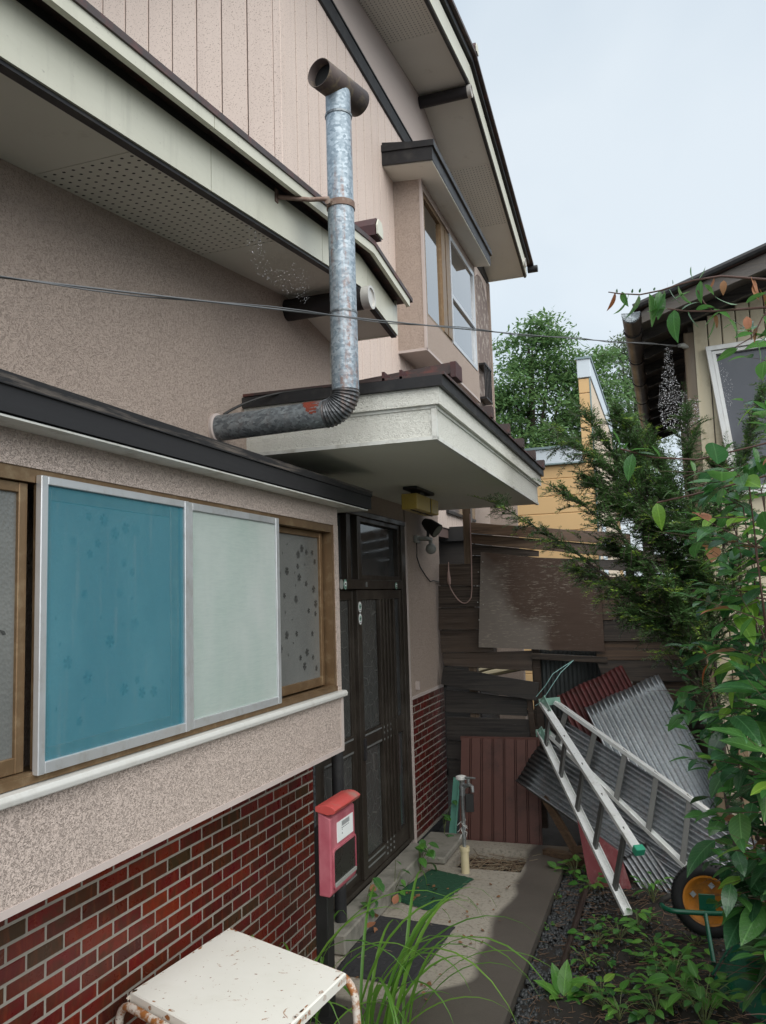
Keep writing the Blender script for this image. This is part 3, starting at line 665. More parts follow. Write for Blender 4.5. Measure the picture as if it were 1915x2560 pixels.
def cloth(name, y0, y1, z0, z1, x, mat, fold=.02, n=60, rag=0):
    b = MB(); P = []
    for i in range(n+1):
        t = i/n; P.append((x+fold*math.sin(t*25+math.sin(t*9)*2), y0+(y1-y0)*t))
    for i in range(n):
        (a, c), (d, e) = P[i], P[i+1]; za = z0+rag*abs(math.sin(i*.7)); zb = z0+rag*abs(math.sin((i+1)*.7))
        b.quad((a, c, za), (d, e, zb), (d, e, z1), (a, c, z1))
    return b.build(name, mat, w2, True)
cloth('curtain', 6.95, 7.50, 4.34, 5.25, XB-.062, 'curtain'); cloth('curtain', 7.86, 8.86, 4.35, 4.9, XB-.058, 'curtain'); cloth('curtain', 7.86, 8.5, 4.9, 5.41, XB-.07, 'curtain_green', .01)
cloth('curtain', 8.3, 8.86, 4.84, 5.3, XB-.06, 'curtain', .015, 40, .1)
MB().box(X2+.003, X2+.2, 6.9, 8.92, 4.30, 4.305).build('room_dark', 'glass_dark', w2)
# end of the long wall: arched recess with peeling paint, and a small window guard
b = MB(); A = [(X2+.004, 10.05, 3.4), (X2+.004, 11.0, 3.4)]+[(X2+.004, 10.52+.48*math.cos(a), 5.55+.5*math.sin(a)) for a in [math.pi*i/10 for i in range(11)]]
b.prism(A, (.012, 0, 0)); b.build('arch_recess', 'arch_peel', H)
MB().box(X2-.02, X2+.03, 11.05, 11.1, 2.5, 6.15).box(X2, X2+.012, 9.2, 11.05, 2.5, 4.72).build('end_wall', 'stucco', H)
b = MB()
for z in (4.28, 4.72): b.box(X2+.01, X2+.12, 10.1, 10.5, z, z+.025)
for q in range(5): b.box(X2+.1, X2+.115, 10.1+q*.095, 10.115+q*.095, 4.30, 4.72)
b.build('window_guard', 'dark_metal', H)
# low window and dark lean-to seen under the canopy
w3 = MB().box(X2, X2+.03, 8.3, 9.6, 2.66, 2.69).build('low_window', 'dark_metal', H); MB().box(X2+.004, X2+.02, 8.3, 9.6, 2.69, 3.2).build('pane', 'glass_shed', w3)
# porch canopy
CY0, CY1 = 3.33, 6.235
MB().box(-1.80, -.895, CY0, CY1, 2.475, 2.60).box(-1.80, -.870, CY0-.02, CY1+.05, 2.612, 2.69).build('canopy', 'stucco_white', H)
MB().box(-1.80, -.905, CY0+.01, CY1-.01, 2.468, 2.474).build('canopy_ceiling', 'soffit', H)
MB().box(-1.80, -.888, CY0-.006, CY1+.006, 2.598, 2.613).box(-.91, -.889, CY0-.006, CY0+.02, 2.464, 2.6).box(-1.8, -.889, CY0-.006, CY0+.01, 2.462, 2.478).box(-.91, -.889, CY0, CY1, 2.462, 2.478).build('canopy_bead', 'bead_white', H)
MB().box(-1.845, -.85, CY0-.04, CY1+.07, 2.686, 2.732).build('canopy_flashing', 'dark_metal', H)
MB().prism([(-1.82, CY0-.03, 2.74), (-.84, CY0-.03, 2.734), (-.84, CY0-.03, 2.745), (-1.82, CY0-.03, 2.752)], (0, CY1-CY0+.1, 0)).build('canopy_roof', 'roof_tin', H)
for yy in (4.25, 4.75, 5.25, 5.75, 6.2): MB().prism([(-1.80, yy, 2.75), (-.83, yy, 2.74), (-.83, yy, 2.80), (-1.80, yy, 2.81)], (0, .055, 0)).build('roof_batten', 'roof_tin', H)
o = MB().bar((-1.75, CY0+.22, 2.755), (-.86, CY0+.22, 2.805), .10, .03).bar((-1.75, CY0+.22, 2.77), (-.84, CY0+.22, 2.835), .05, .03).build('roof_batten', 'roof_tin', H)
MB().box(-.86, -.835, CY0+.16, CY0+.28, 2.77, 2.84).build('batten_end', 'roof_red', o)
MB().box(X2+.0, -1.80, 4.40, CY1+.3, 2.70, 2.74).build('canopy_roof', 'roof_tin', H)
for xx in (-1.12, -1.04): MB().box(xx, xx+.012, CY0-.03, CY0+.1, 2.735, 2.775).build('sheet_fold', 'roof_red', H)
# entrance doors
D = MB().box(-1.87, -1.795, 4.03, 4.09, .105, 2.31, .003).box(-1.87, -1.795, 5.61, 5.70, .105, 2.31, .003).box(-1.87, -1.79, 4.03, 5.70, 2.31, 2.345, .003).box(-1.87, -1.795, 4.09, 5.61, 1.855, 1.915, .003).box(-1.87, -1.80, 4.09, 5.61, .105, .135).build('entrance_door', 'door_bronze', H)
def dpart(nm, *bx, mat='door_bronze', ch=.002):
    b = MB()
    for q in bx: b.box(*q, ch)
    return b.build(nm, mat, D)
for q in ((-1.86, -1.80, 4.56, 4.62, 1.915, 2.31), (-1.86, -1.80, 4.74, 4.80, 1.915, 2.31), (-1.855, -1.805, 4.09, 4.12, 1.915, 2.31), (-1.855, -1.806, 5.56, 5.61, 1.945, 2.28)): dpart('transom_stile', q)
for q in ((-1.85, -1.806, 4.8, 5.61, 1.915, 1.945), (-1.85, -1.806, 4.8, 5.61, 2.28, 2.31)): dpart('transom_rail', q)
for a, c in ((4.12, 4.56), (4.62, 4.74), (4.8, 5.56)): dpart('transom_pane', (-1.846, -1.84, a, c, 1.92, 2.30), mat='glass_dark')
for side, (a, c, x) in {'r': (4.72, 5.60, -1.805), 'l': (4.08, 4.74, -1.83)}.items():
    dpart('door_leaf', (x-.03, x, a, a+.075, .135, 1.85), (x-.03, x, c-.04, c, .135, 1.85), (x-.03, x-.001, a+.075, c-.04, 1.79, 1.85), (x-.03, x-.001, a+.075, c-.04, .135, .245), (x-.03, x-.001, a+.075, c-.04, .875, .985))
    ga, gc = (a+.075, 5.10) if side == 'r' else (a+.14, c-.08)
    if side == 'l': dpart('side_panel', (x-.028, x-.004, a+.075, ga, .245, 1.79), (x-.028, x-.004, gc, c-.04, .245, 1.79))
    dpart('door_pane', (x-.02, x-.015, ga, gc, .985, 1.79), mat='door_glass'); dpart('door_pane', (x-.02, x-.015, ga, gc, .245, .875), mat='door_glass')
    for z in (.965, .888, .228, .19): dpart('metal_strip', (x-.006, x+.002, ga, gc, z-.005, z+.005), mat='door_strip', ch=0)
for yy in (5.115, 5.18, 5.245, 5.31, 5.39):
    dpart('grille_bar', (-1.825, -1.797, yy, yy+.03, .245, 1.79))
dpart('door_pane', (-1.825, -1.82, 5.14, 5.56, .245, 1.79), mat='glass_dark')
for z in (.93, .965, .888, .21, .175, .245):
    for yy in (5.125, 5.19, 5.255): dpart('rivet', (-1.80, -1.795, yy, yy+.012, z-.006, z+.006), mat='door_strip', ch=0)
dpart('lock', (-1.81, -1.79, 4.765, 4.785, .82, .95), mat='timber_black')
def oval(y, z, x, ry, rz, mat, nm):
    b = MB(); b.prism([(x, y+ry*math.cos(a), z+rz*math.sin(a)) for a in [2*math.pi*i/18 for i in range(18)]], (.002, 0, 0)); return b.build(nm, mat, D)
for yy, z, x, ry, rz in ((4.76, 1.745, -1.804, .026, .034), (4.76, 1.672, -1.804, .026, .034), (4.5, 1.883, -1.794, .025, .03), (5.46, 1.878, -1.794, .022, .024)):
    m = 'patina' if ry < .0255 and z > 1.8 else 'paper'
    oval(yy, z, x, ry, rz, m, 'sticker')
    oval(yy, z+.004, x+.0015, ry*.7, rz*.45, 'paper' if m == 'patina' else 'patina', 'sticker_print')
    dpart('sticker_text', *[(x+.003, x+.0045, yy-ry*.5+i*ry*.25, yy-ry*.5+i*ry*.25+ry*.14, z-.002, z+.008) for i in range(4)], (x+.003, x+.0045, yy-ry*.5, yy+ry*.5, z-rz*.62, z-rz*.5), mat='ink', ch=0)
oval(4.44, 1.883, -1.794, .028, .03, 'grey_plastic', 'door_chime')
MB().box(-1.80, -1.79, 4.855, 4.87, 1.87, 1.90).build('number_tag', 'door_strip', D)
MB().tube([(-1.745, 4.20, .0), (-1.745, 4.20, 1.06)], .032, 12).build('downpipe', 'dark_metal', H, True)
MB().tube([(-1.79, 6.64, 1.6), (-1.77, 6.645, 1.3), (-1.785, 6.64, 1.05)], .012, 8).build('wall_cable', 'black_plastic', H, True)
MB().box(-1.80, -1.77, 5.86, 5.875, 1.12, 1.18).build('hook', 'bead', H)
# ------------------------------------------------------------------ stove flue
F = thing('flue_pipe', 'mottled galvanised stove flue with rusty tee cap and ribbed elbow', 'flue pipe', (-1.8, 3.06, 2.55))
PY, PX, PR = 3.06, -1.197, .056
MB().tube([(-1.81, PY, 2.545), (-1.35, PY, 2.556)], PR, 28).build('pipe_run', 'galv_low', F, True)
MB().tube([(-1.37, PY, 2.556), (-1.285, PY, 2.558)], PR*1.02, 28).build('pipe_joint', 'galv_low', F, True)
MB().ring((-1.80, PY, 2.546), (1, 0, 0), PR, [(PR*1.0, 0), (PR*1.16, 0), (PR*1.16, .012), (PR*1.0, .016)]).build('wall_flange', 'bead', F, True)
ec = (-1.285, PY, 2.646); er = .088
pts, rad = [], []
for i in range(66):
    t = i/65; a = -math.pi/2+t*math.pi/2
    pts.append((ec[0]+er*math.cos(a), PY, ec[2]+er*math.sin(a))); rad.append(PR*(1.02+.05*math.sin(i*2*math.pi/5)))
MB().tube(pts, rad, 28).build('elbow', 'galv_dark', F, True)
for z0, z1, r, m in ((2.644, 2.972, PR, 'galv'), (2.968, 3.43, PR*.985, 'galv'), (3.425, 3.832, PR*.97, 'galv'), (3.828, 3.965, PR*.955, 'galv')):
    MB().tube([(PX, PY, z0), (PX, PY, z1)], r, 28).build('pipe_section', m, F, True)
for z in (2.97, 3.83): MB().ring((PX, PY, z), (0, 0, 1), PR, [(PR*.9, -.005), (PR*1.03, -.005), (PR*1.045, 0), (PR*1.03, .005), (PR*.9, .005)]).build('seam', 'galv_low', F, True)
for k in range(7): MB().ring((PX, PY, 2.72+k*.034), (0, 0, 1), PR, [(PR*.95, -.002), (PR*1.008, -.001), (PR*1.008, .001), (PR*.95, .002)], 28).build('bead_ring', 'galv', F, True)
d = Vector((.297, 1, 0)).normalized(); tcn = Vector((PX+.003, PY+.01, 3.965)); Lh = .135
t = MB(); t.tube([tcn-d*Lh, tcn+d*Lh], .060, 28, False); tee = t.build('tee_cap', 'tee_rust', F, True)
so_ = tee.modifiers.new('wall', 'SOLIDIFY'); so_.thickness = .003
MB().tube([tcn-d*Lh*.7, tcn+d*Lh*.8], .054, 24).build('soot_lining', 'soot', tee, True)
MB().ring((PX, PY, 3.432), (0, 0, 1), PR, [(PR*.97, -.014), (PR*1.06, -.014), (PR*1.06, .014), (PR*.97, .014)]).build('clamp_band', 'rust_steel', F, True)
MB().tube([(PX-.03, PY-.058, 3.446), (-1.29, 2.95, 3.43), (-1.385, 2.84, 3.409)], .0095, 10).tube([(PX-.03, PY-.07, 3.432), (PX-.03, PY-.05, 3.432)], .014, 8).box(-1.388, -1.382, 2.825, 2.85, 3.385, 3.44).build('stay_rod', 'rust_steel', F, True)
b = MB(); P = PR*1.03; cols = [(-1.375+i*.0078, .1+e) for i, e in enumerate((.9, .6, .25, .35, -.35, .2, -.6, .15, -.45, .1, .5))]
for (xa, ea), (xb, eb) in zip(cols, cols[1:]):   # red lead paint dripped over the joint by the elbow
    em = (ea+eb)/2
    for k in range(6):
        q0, q1 = 1.9+(em-1.9)*k/6, 1.9+(em-1.9)*(k+1)/6
        b.quad(*[(xx, PY-P*math.cos(q), 2.557+P*math.sin(q)) for xx, q in ((xa, q0), (xb, q0), (xb, q1), (xa, q1))])
b.build('red_primer', 'red_lead', F)
tag(MB().tube(bez((-1.795, 3.12, 2.62), (-1.72, 3.2, 2.70), (-1.6, 3.30, 2.737))+[(-1.4, 3.305, 2.738)], .006, 8).build('cable', 'black_plastic', None, True), 'short black cable looping from the pipe hole onto the canopy edge', 'cable')
# overhead wire to the shed post
w0, w1 = Vector((-1.75, .13, 2.29)), Vector((.2, 5.85, 3.45)); b = MB()
pts = [w0.lerp(w1, i/40)+Vector((0, 0, -.035*math.sin(math.pi*i/40))) for i in range(41)]
b.tube(pts, .003, 6); b.tube([p+Vector((.007*math.sin(i*.9), 0, .007*math.cos(i*.9))) for i, p in enumerate(pts)], .0018, 5)
wi = tag(b.build('overhead_wire', 'wire_grey', None, True), 'thin grey twisted wire stretched across the yard to the shed post', 'wire')
MB().tube([(.17, 5.76, 3.43), (.2, 5.85, 3.45), (.225, 5.9, 3.452)], [.012, .02, .012], 10).build('insulator', 'grey_plastic', wi, True)
# porch lamp
PL = thing('porch_lamp', 'yellow box shaped porch lamp hanging under the white canopy', 'lamp', (-1.44, 4.92, 2.468))
MB().box(-1.49, -1.40, 4.72, 5.12, 2.448, 2.468, .004).bar((-1.45, 4.9, 2.42), (-1.45, 4.9, 2.45), .06, .1, (0, 1, 0)).build('lamp_base', 'black_plastic', PL)
MB().box(-1.495, -1.395, 4.70, 4.99, 2.325, 2.42, .004).box(-1.495, -1.395, 5.025, 5.19, 2.325, 2.42, .004).build('lamp_shade', 'lamp_yellow', PL)
MB().box(-1.49, -1.40, 4.985, 5.03, 2.328, 2.42).box(-1.445, -1.435, 4.72, 5.18, 2.32, 2.327).build('lamp_clip', 'timber_black', PL)
MB().tube([(-1.455, 4.698, 2.38), (-1.455, 4.70, 2.38)], .013, 12).build('lamp_knob', 'lamp_yellow', PL, True)
# sensor floodlight
SF = thing('sensor_light', 'black spotlight with round motion sensor fixed on the stucco beside the door', 'spotlight', (-1.8, 6.0, 2.23))
MB().box(-1.80, -1.77, 5.93, 6.02, 2.205, 2.26, .005).box(-1.77, -1.70, 5.95, 6.12, 2.225, 2.25, .005).build('bracket', 'grey_plastic', SF)
hd = MB(); hp = Vector((-1.70, 6.07, 2.335)); hv = Vector((.55, -.1, -.42)).normalized()
hd.tube([hp-hv*.07, hp-hv*.02, hp+hv*.07], [.028, .05, .058], 18); hd.tube([(-1.72, 6.05, 2.25), (-1.715, 6.05, 2.33)], .012, 8)
lh = hd.build('lamp_head', 'black_plastic', SF, True); MB().tube([hp+hv*.0695, hp+hv*.072], .049, 18).build('lens', 'lens', lh, True)
MB().tube([(-1.71, 6.09, 2.225), (-1.71, 6.09, 2.20)], .015, 10).tube([Vector((-1.71, 6.09, 2.162))+Vector((0, 0, .042*math.cos(math.pi*i/9))) for i in range(10)], [max(.002, .042*math.sin(math.pi*i/9)) for i in range(10)], 16).build('motion_sensor', 'grey_plastic', SF, True)
MB().tube([(-1.78, 5.95, 2.21), (-1.792, 5.98, 2.10), (-1.792, 6.05, 2.03), (-1.792, 6.2, 1.96), (-1.792, 6.33, 1.915), (-1.792, 6.42, 1.925), (-1.792, 6.66, 1.91)], .0045, 6).build('cord', 'black_plastic', SF, True)
# mailbox
ML = thing('mailbox', 'faded pinkish red mailbox with dark window on a black post', 'mailbox', (-1.5, 3.48, 0))
X0, X1, YA, YB, ZA, ZB = -1.484, -1.425, 3.335, 3.62, .545, .893
b = MB(); b.prism([(X0, YA, ZA), (X1-.01, YA, ZA-.004), (X1, YA, ZA+.01), (X1, YA, ZB-.03), (X0, YA, ZB)], (0, YB-YA, 0)); box = b.build('box', 'mailbox_red', ML, bev=.006)
b = MB(); n = 8; prof = [(X0-.008, ZB+.002), (X0-.008, ZB+.022)]+[(X0+(X1-X0+.03)*i/n, ZB+.022+.018*math.sin(math.pi*.62*i/n)-.028*(i/n)**2.2) for i in range(1, n+1)]+[(X1+.022, ZB-.005), (X1-.01, ZB-.012)]
b.prism([(x, YA-.008, z) for x, z in prof], (0, YB-YA+.016, 0)); b.build('lid', 'lid_red', ML, bev=.003)
def rrect(y0, y1, z0, z1, r, n=5):
    P = []
    for cy, cz, a in ((y1-r, z1-r, 0), (y0+r, z1-r, 90), (y0+r, z0+r, 180), (y1-r, z0+r, 270)):
        P += [(cy+r*math.cos(R(a+90*i/n)), cz+r*math.sin(R(a+90*i/n))) for i in range(n+1)]
    return P
Rr = rrect(YA+.024, YB-.006, .575, .725, .016); Ro = rrect(YA+.016, YB-.002, .567, .735, .02); n = len(Rr)
MB().prism([(X1-.002, y, z) for y, z in Rr], (.004, 0, 0)).build('window', 'mail_window', box)
b = MB(); b.add([(X1+.001, y, z) for y, z in Ro]+[(X1+.006, y, z) for y, z in Ro]+[(X1+.006, y, z) for y, z in Rr]+[(X1+.001, y, z) for y, z in Rr], [(i+k*n, (i+1) % n+k*n, (i+1) % n+((k+1) % 4)*n, i+((k+1) % 4)*n) for k in range(4) for i in range(n)]); b.build('window_rim', 'mailbox_red', box)
MB().bar((X1+.004, YA+.03, .583), (X1+.004, YB-.01, .583), .01, .014).build('ledge', 'grey_plastic', box)
lb = MB().box(X1, X1+.0025, 3.405, 3.592, .748, .832).build('label', 'paper', ML)
MB().box(X1+.0027, X1+.0035, 3.455, 3.545, .806, .826).build('barcode', 'label_print', lb)
b = MB()
for i in range(5): b.box(X1+.0027, X1+.0032, 3.455+i*.018, 3.455+i*.018+.012, .797, .8)
b.box(X1+.0027, X1+.0032, 3.458, 3.463, .789, .793).box(X1+.0027, X1+.0032, 3.456, 3.466, .773, .776).box(X1+.0027, X1+.0032, 3.458, 3.464, .777, .779); b.build('label_text', 'ink', lb)
MB().box(-1.545, -1.487, 3.43, 3.50, .0, .80, .004).box(-1.58, -1.45, 3.40, 3.54, 0, .012).build('post', 'black_plastic', ML)
# enamel topped stool with rusty tube frame
ST = thing('stool', 'low white enamel topped metal stool with rusty tube frame by the brick wall', 'stool', (-1.4, 2.5, -.0))
c = [Vector((-1.73, 2.37, .55)), Vector((-1.68, 2.92, .55)), Vector((-1.10, 2.68, .55)), Vector((-1.15, 2.13, .55))]
b = MB(); top = [p for p in c]; n = 4
cc = sum(c, Vector())/4; ins = [cc+(p-cc)*.985+Vector((0, 0, .004)) for p in c]; low = [p-Vector((0, 0, .03)) for p in c]
b.add(ins+c+low, [(3, 2, 1, 0)]+[(i, (i+1) % 4, (i+1) % 4+4, i+4) for i in range(4)]+[(i+4, (i+1) % 4+4, (i+1) % 4+8, i+8) for i in range(4)]+[(8, 9, 10, 11)]); b.build('seat', 'stool_top', ST)
def hoop(p, q, off, nm='leg_frame'):
    d = (q-p).normalized(); off = Vector(off); a, e = p+off-d*.035, q+off+d*.015; z = .522; r = .07; P = []
    dn = Vector((0, 0, -1))
    A = Vector((a.x, a.y, z)); Bq = Vector((e.x, e.y, z)); leg = dn*.52
    P.append(A+leg-d*.06)
    P += [A+d*r+dn*r-d*r*math.cos(t)-dn*r*math.sin(t) for t in [i*math.pi/2/6 for i in range(7)]]
    P += [Bq-d*r+dn*r+d*r*math.sin(t)-dn*r*math.cos(t) for t in [i*math.pi/2/6 for i in range(7)]]
    P.append(Bq+leg+d*.03); return MB().tube(P, .0135, 12).build(nm, 'stool_tube', ST, True)
hoop(c[1], c[2], (.012, .022, 0)); hoop(c[0], c[3], (-.006, -.018, 0))
MB().tube([(-1.6, 2.88, .2), (-1.66, 2.4, .2)], .008, 8).tube([(-1.16, 2.68, .2), (-1.2, 2.2, .2)], .008, 8).build('cross_bar', 'stool_tube', ST, True)
b = MB(); rr_ = random.Random(2)
for k in range(26):   # rust bleeding along the seat edge
    i = rr_.choice((0, 1, 1, 2, 2, 3)); t = rr_.choice((rr_.random()**2.5, 1-rr_.random()**2.5)); e0, e1 = c[i], c[(i+1) % 4]; p = e0.lerp(e1, t); inn = (cc-p).normalized(); al = (e1-e0).normalized(); w, d = rr_.uniform(.004, .02), rr_.uniform(.004, .022)
    q = p+inn*.012; b.quad(*[q+al*w*math.cos(a)*rr_.uniform(.6, 1.2)+inn*d*.5*math.sin(a)*rr_.uniform(.5, 1.2)+Vector((0, 0, .0046)) for a in [2*math.pi*j/9 for j in range(9)]])
    s_ = p-inn*.0007-Vector((0, 0, .012)); b.quad(*[s_+al*w*math.cos(a)*rr_.uniform(.7, 1.3)+Vector((0, 0, .010))*math.sin(a)*rr_.uniform(.5, 1) for a in [2*math.pi*j/9 for j in range(9)]])
b.build('rust_stain', 'stool_tube', ST)['kind'] = 'stuff'
# door mats
def mat_(name, P, mt, lab, h, fr):
    P = [Vector((x, y, .004)) for x, y in P]; nu, nv = 26, 34; v = []; f = []
    for j in range(nv+1):
        for i in range(nu+1):
            u, w = i/nu, j/nv; q = (P[0]*(1-u)+P[1]*u)*(1-w)+(P[3]*(1-u)+P[2]*u)*w
            e = (0 < i < nu and 0 < j < nv); jit = 0 if e else fr
            v.append(q+Vector((random.uniform(-jit, jit), random.uniform(-jit, jit), (h+random.uniform(-.002, .002)) if e else .001)))
    for j in range(nv):
        for i in range(nu): k = j*(nu+1)+i; f.append((k, k+1, k+nu+2, k+nu+1))
    b = MB(); b.add(v, f); return tag(b.build(name, mt, None), lab, 'doormat')
mat_('doormat', [(-1.70, 4.84), (-1.40, 4.71), (-1.28, 5.29), (-1.59, 5.40)], 'mat_green', 'green bristle doormat lying near the tap', .014, .006)
mat_('doormat', [(-1.64, 3.85), (-1.24, 3.79), (-1.21, 4.53), (-1.70, 4.58)], 'mat_black', 'black doormat lying behind the grass blades', .009, .003)
# stand pipe with tap
TP = thing('standpipe', 'thin steel standpipe with tap set in a cream plastic sleeve', 'water tap', (-1.364, 5.41, 0))
tx, ty = -1.364, 5.41
MB().tube([(tx, ty, -.03), (tx, ty, .165)], .027, 18).ring((tx, ty, .15), (0, 0, 1), .027, [(.02, -.012), (.033, -.012), (.033, .016), (.02, .016)], 20).build('sleeve', 'pvc', TP, True)
MB().tube([(tx, ty, .16), (tx, ty, .50)], .0125, 14).tube([(tx, ty, .49), (tx, ty, .585)], .018, 14).tube([(tx, ty, .53), (tx, ty, .55)], .023, 10).build('riser', 'tap_steel', TP, True)
MB().tube([(tx, ty, .555), (tx+.035, ty-.02, .558), (tx+.06, ty-.035, .566), (tx+.078, ty-.045, .558), (tx+.08, ty-.047, .525)], [.014, .014, .013, .012, .011], 12).tube([(tx+.05, ty-.03, .57), (tx+.05, ty-.03, .605)], .011, 10).tube([(tx+.03, ty-.03, .612), (tx+.1, ty-.05, .615)], [.008, .006], 8).build('spout', 'tap_steel', TP, True)
MB().tube([(tx-.005, ty, .585), (tx-.005, ty, .595), (tx-.005, ty, .612), (tx-.005, ty, .618)], [.02, .036, .036, .02], 9).build('handle', 'tap_white', TP, True)
b = MB()
for k in range(9):
    a = k*1.9; b.tube([(tx+.012*math.cos(a), ty+.012*math.sin(a), .34-k*.012), (tx+.022*math.cos(a+1), ty+.022*math.sin(a+1), .33-k*.012), (tx+(.02+.02*(k % 3))*math.cos(a+1.5), ty-.02, .315-k*.014)], [.004, .003, .001], 5)
b.build('plastic_wrap', 'plastic_film', TP)
tag(MB().obox((tx+.052, ty-.03, .452), (.027, .008, 0), (-.003, .009, 0), (0, .0, .058), .004).tube([(tx+.05, ty-.03, .51), (tx+.055, ty-.033, .56)], .002, 5).build('brush_case', 'black_plastic', None), 'small black oblong case hanging from the tap spout', 'case')
tag(MB().bar((-1.63, 6.10, .0), (-1.585, 6.14, .44), .052, .012, (0, -1, 0)).bar((-1.605, 6.088, .0), (-1.562, 6.128, .44), .01, .02, (0, -1, 0)).build('plastic_strip', 'teal_plastic', None), 'pale green plastic strip leaning at the end of the brick wall', 'strip')
# ------------------------------------------------------------------ timber fence
FN = thing('fence', 'weathered dark plank fence with a plywood patch across the end of the path', 'fence', (-1.0, 6.5, 0))
FY = 6.5
def plank(P, yf, mt, th=.02, nm='board', ch=.0025):   # P: four (x,z) corners, clockwise from top left
    b = MB(); v = []; n = 5; top = []; bot = []
    for i in range(n+1):
        t = i/n; w = 0 if i in (0, n) else random.uniform(-.003, .003)
        top.append((P[0][0]*(1-t)+P[1][0]*t, P[0][1]*(1-t)+P[1][1]*t+w)); bot.append((P[3][0]*(1-t)+P[2][0]*t, P[3][1]*(1-t)+P[2][1]*t+random.uniform(-.002, .002)))
    yf += random.uniform(-.003, .003); tl = .009 if nm == 'board' else 0
    pts = [(x, yf+tl, z) for x, z in top]+[(x, yf-tl, z) for x, z in bot[::-1]]
    b.prism([Vector(p) for p in pts], (0, th, 0)); return b.build(nm, mt, FN, bev=ch)
LB = [((-1.765, 2.06), (-1.36, 2.045), (-1.36, 1.872), (-1.765, 1.885)), ((-1.778, 1.88), (-1.36, 1.868), (-1.36, 1.705), (-1.778, 1.705)), ((-1.783, 1.70), (-1.36, 1.70), (-1.36, 1.525), (-1.783, 1.525)), ((-1.78, 1.52), (-1.34, 1.52), (-1.34, 1.345), (-1.77, 1.34)),
      ((-1.772, 1.335), (-1.037, 1.352), (-1.045, 1.195), (-1.75, 1.238))]
for i, P in enumerate(LB): plank(P, FY+.004*(i % 2)+.002*i, 'board_old')
plank(((-1.75, .50), (-1.6, .50), (-1.6, .34), (-1.75, .34)), FY+.02, 'board_dark'); plank(((-1.755, .645), (-1.2, .645), (-1.2, .505), (-1.755, .505)), FY+.018, 'board_dark')
plank(((-1.746, 1.234), (-.985, 1.111), (-1.005, .972), (-1.765, 1.095)), FY-.055, 'board_dark')
plank(((-1.749, 1.047), (-1.09, .985), (-1.10, .85), (-1.752, .872)), FY+.0, 'board_dark'); plank(((-1.745, .832), (-1.085, .825), (-1.078, .662), (-1.747, .655)), FY-.008, 'board_dark')
plank(((-1.094, 1.02), (-1.05, 1.02), (-1.028, .64), (-1.072, .64)), FY-.03, 'board_old', .02, 'batten'); plank(((-1.04, 1.22), (-.985, 1.22), (-.97, .60), (-1.02, .60)), FY+.03, 'board_old', .02, 'batten')
for P, yy, m in ((((-1.485, 2.386), (-.25, 2.225), (-.25, 2.13), (-1.487, 2.298)), 0, 'board_brown'), (((-1.487, 2.294), (-.25, 2.125), (.12, 1.985), (-1.49, 2.215)), .006, 'board_brown'),
                 (((-1.49, 2.212), (-.95, 2.13), (-.95, 2.085), (-1.49, 2.12)), .012, 'board_old'), (((-1.49, 2.116), (.225, 1.99), (.225, 1.90), (-1.49, 2.05)), .016, 'board_old'),
                 (((-.55, 1.905), (.225, 1.90), (.225, 1.765), (-.55, 1.765)), .0, 'board_brown'), (((-.55, 1.76), (.225, 1.76), (.225, 1.59), (-.55, 1.59)), .004, 'board_brown'),
                 (((-.55, 1.585), (.225, 1.585), (.225, 1.432), (-.55, 1.43)), .0, 'board_old'), (((-.55, 1.427), (.225, 1.43), (.225, 1.29), (-.55, 1.292)), .005, 'board_brown'),
                 (((-.56, 1.287), (.225, 1.287), (.225, 1.13), (-.50, 1.13)), .0, 'board_old'), (((-.3, 1.125), (.2, 1.125), (.2, .97), (-.3, .97)), .004, 'board_brown'), (((-.1, .965), (.22, .965), (.22, .80), (-.1, .80)), .0, 'board_old'),
                 (((-.02, .795), (.25, .795), (.25, .62), (-.02, .62)), .004, 'board_old'), (((.0, .615), (.27, .615), (.27, .42), (.0, .42)), .0, 'board_old'), (((.0, .415), (.28, .415), (.28, .2), (.0, .2)), .004, 'board_dark')):
    plank((P[0], P[1], (P[2][0], P[2][1]-.012*(P[0][1] < 1.95)), (P[3][0], P[3][1]-.012*(P[0][1] < 1.95))), FY+yy*1.5, m)
plank(((-1.04, 1.335), (-.47, 1.30), (-.47, 1.255), (-1.04, 1.29)), FY-.012, 'board_old', .03, 'rail'); plank(((.10, 1.27), (.16, 1.29), (.10, .2), (.04, .2)), FY-.03, 'board_old', .025, 'batten')
b = MB(); b.prism([(-1.404, FY-.03, 2.14), (-.95, FY-.028, 2.075), (-.488, FY-.03, 2.017), (-.484, FY-.03, 1.343), (-.96, FY-.028, 1.362), (-1.453, FY-.03, 1.385)], (0, .012, 0)); b.build('plywood_panel', 'plywood', FN)
b = MB()
for x, z in ((-1.43, 1.98), (-1.445, 1.87), (-1.445, 1.74), (-1.39, 2.06), (-1.44, 1.6), (-1.40, 1.9), (-1.40, 1.72)): b.tube([(x, FY-.036, z), (x, FY-.02, z)], .004, 6)
b.build('nails', 'cap_metal', FN)['kind'] = 'stuff'
MB().box(-1.555, -1.487, FY+.03, FY+.09, 0, 2.56).build('post', 'post_wood', FN); MB().box(-1.05, -.99, FY+.05, FY+.11, 0, 1.9).build('post', 'board_old', FN); MB().box(-.30, -.24, FY+.03, FY+.09, 0, 2.1).build('post', 'board_old', FN); MB().box(.12, .18, FY+.03, FY+.09, 0, 1.9).build('post', 'board_old', FN)
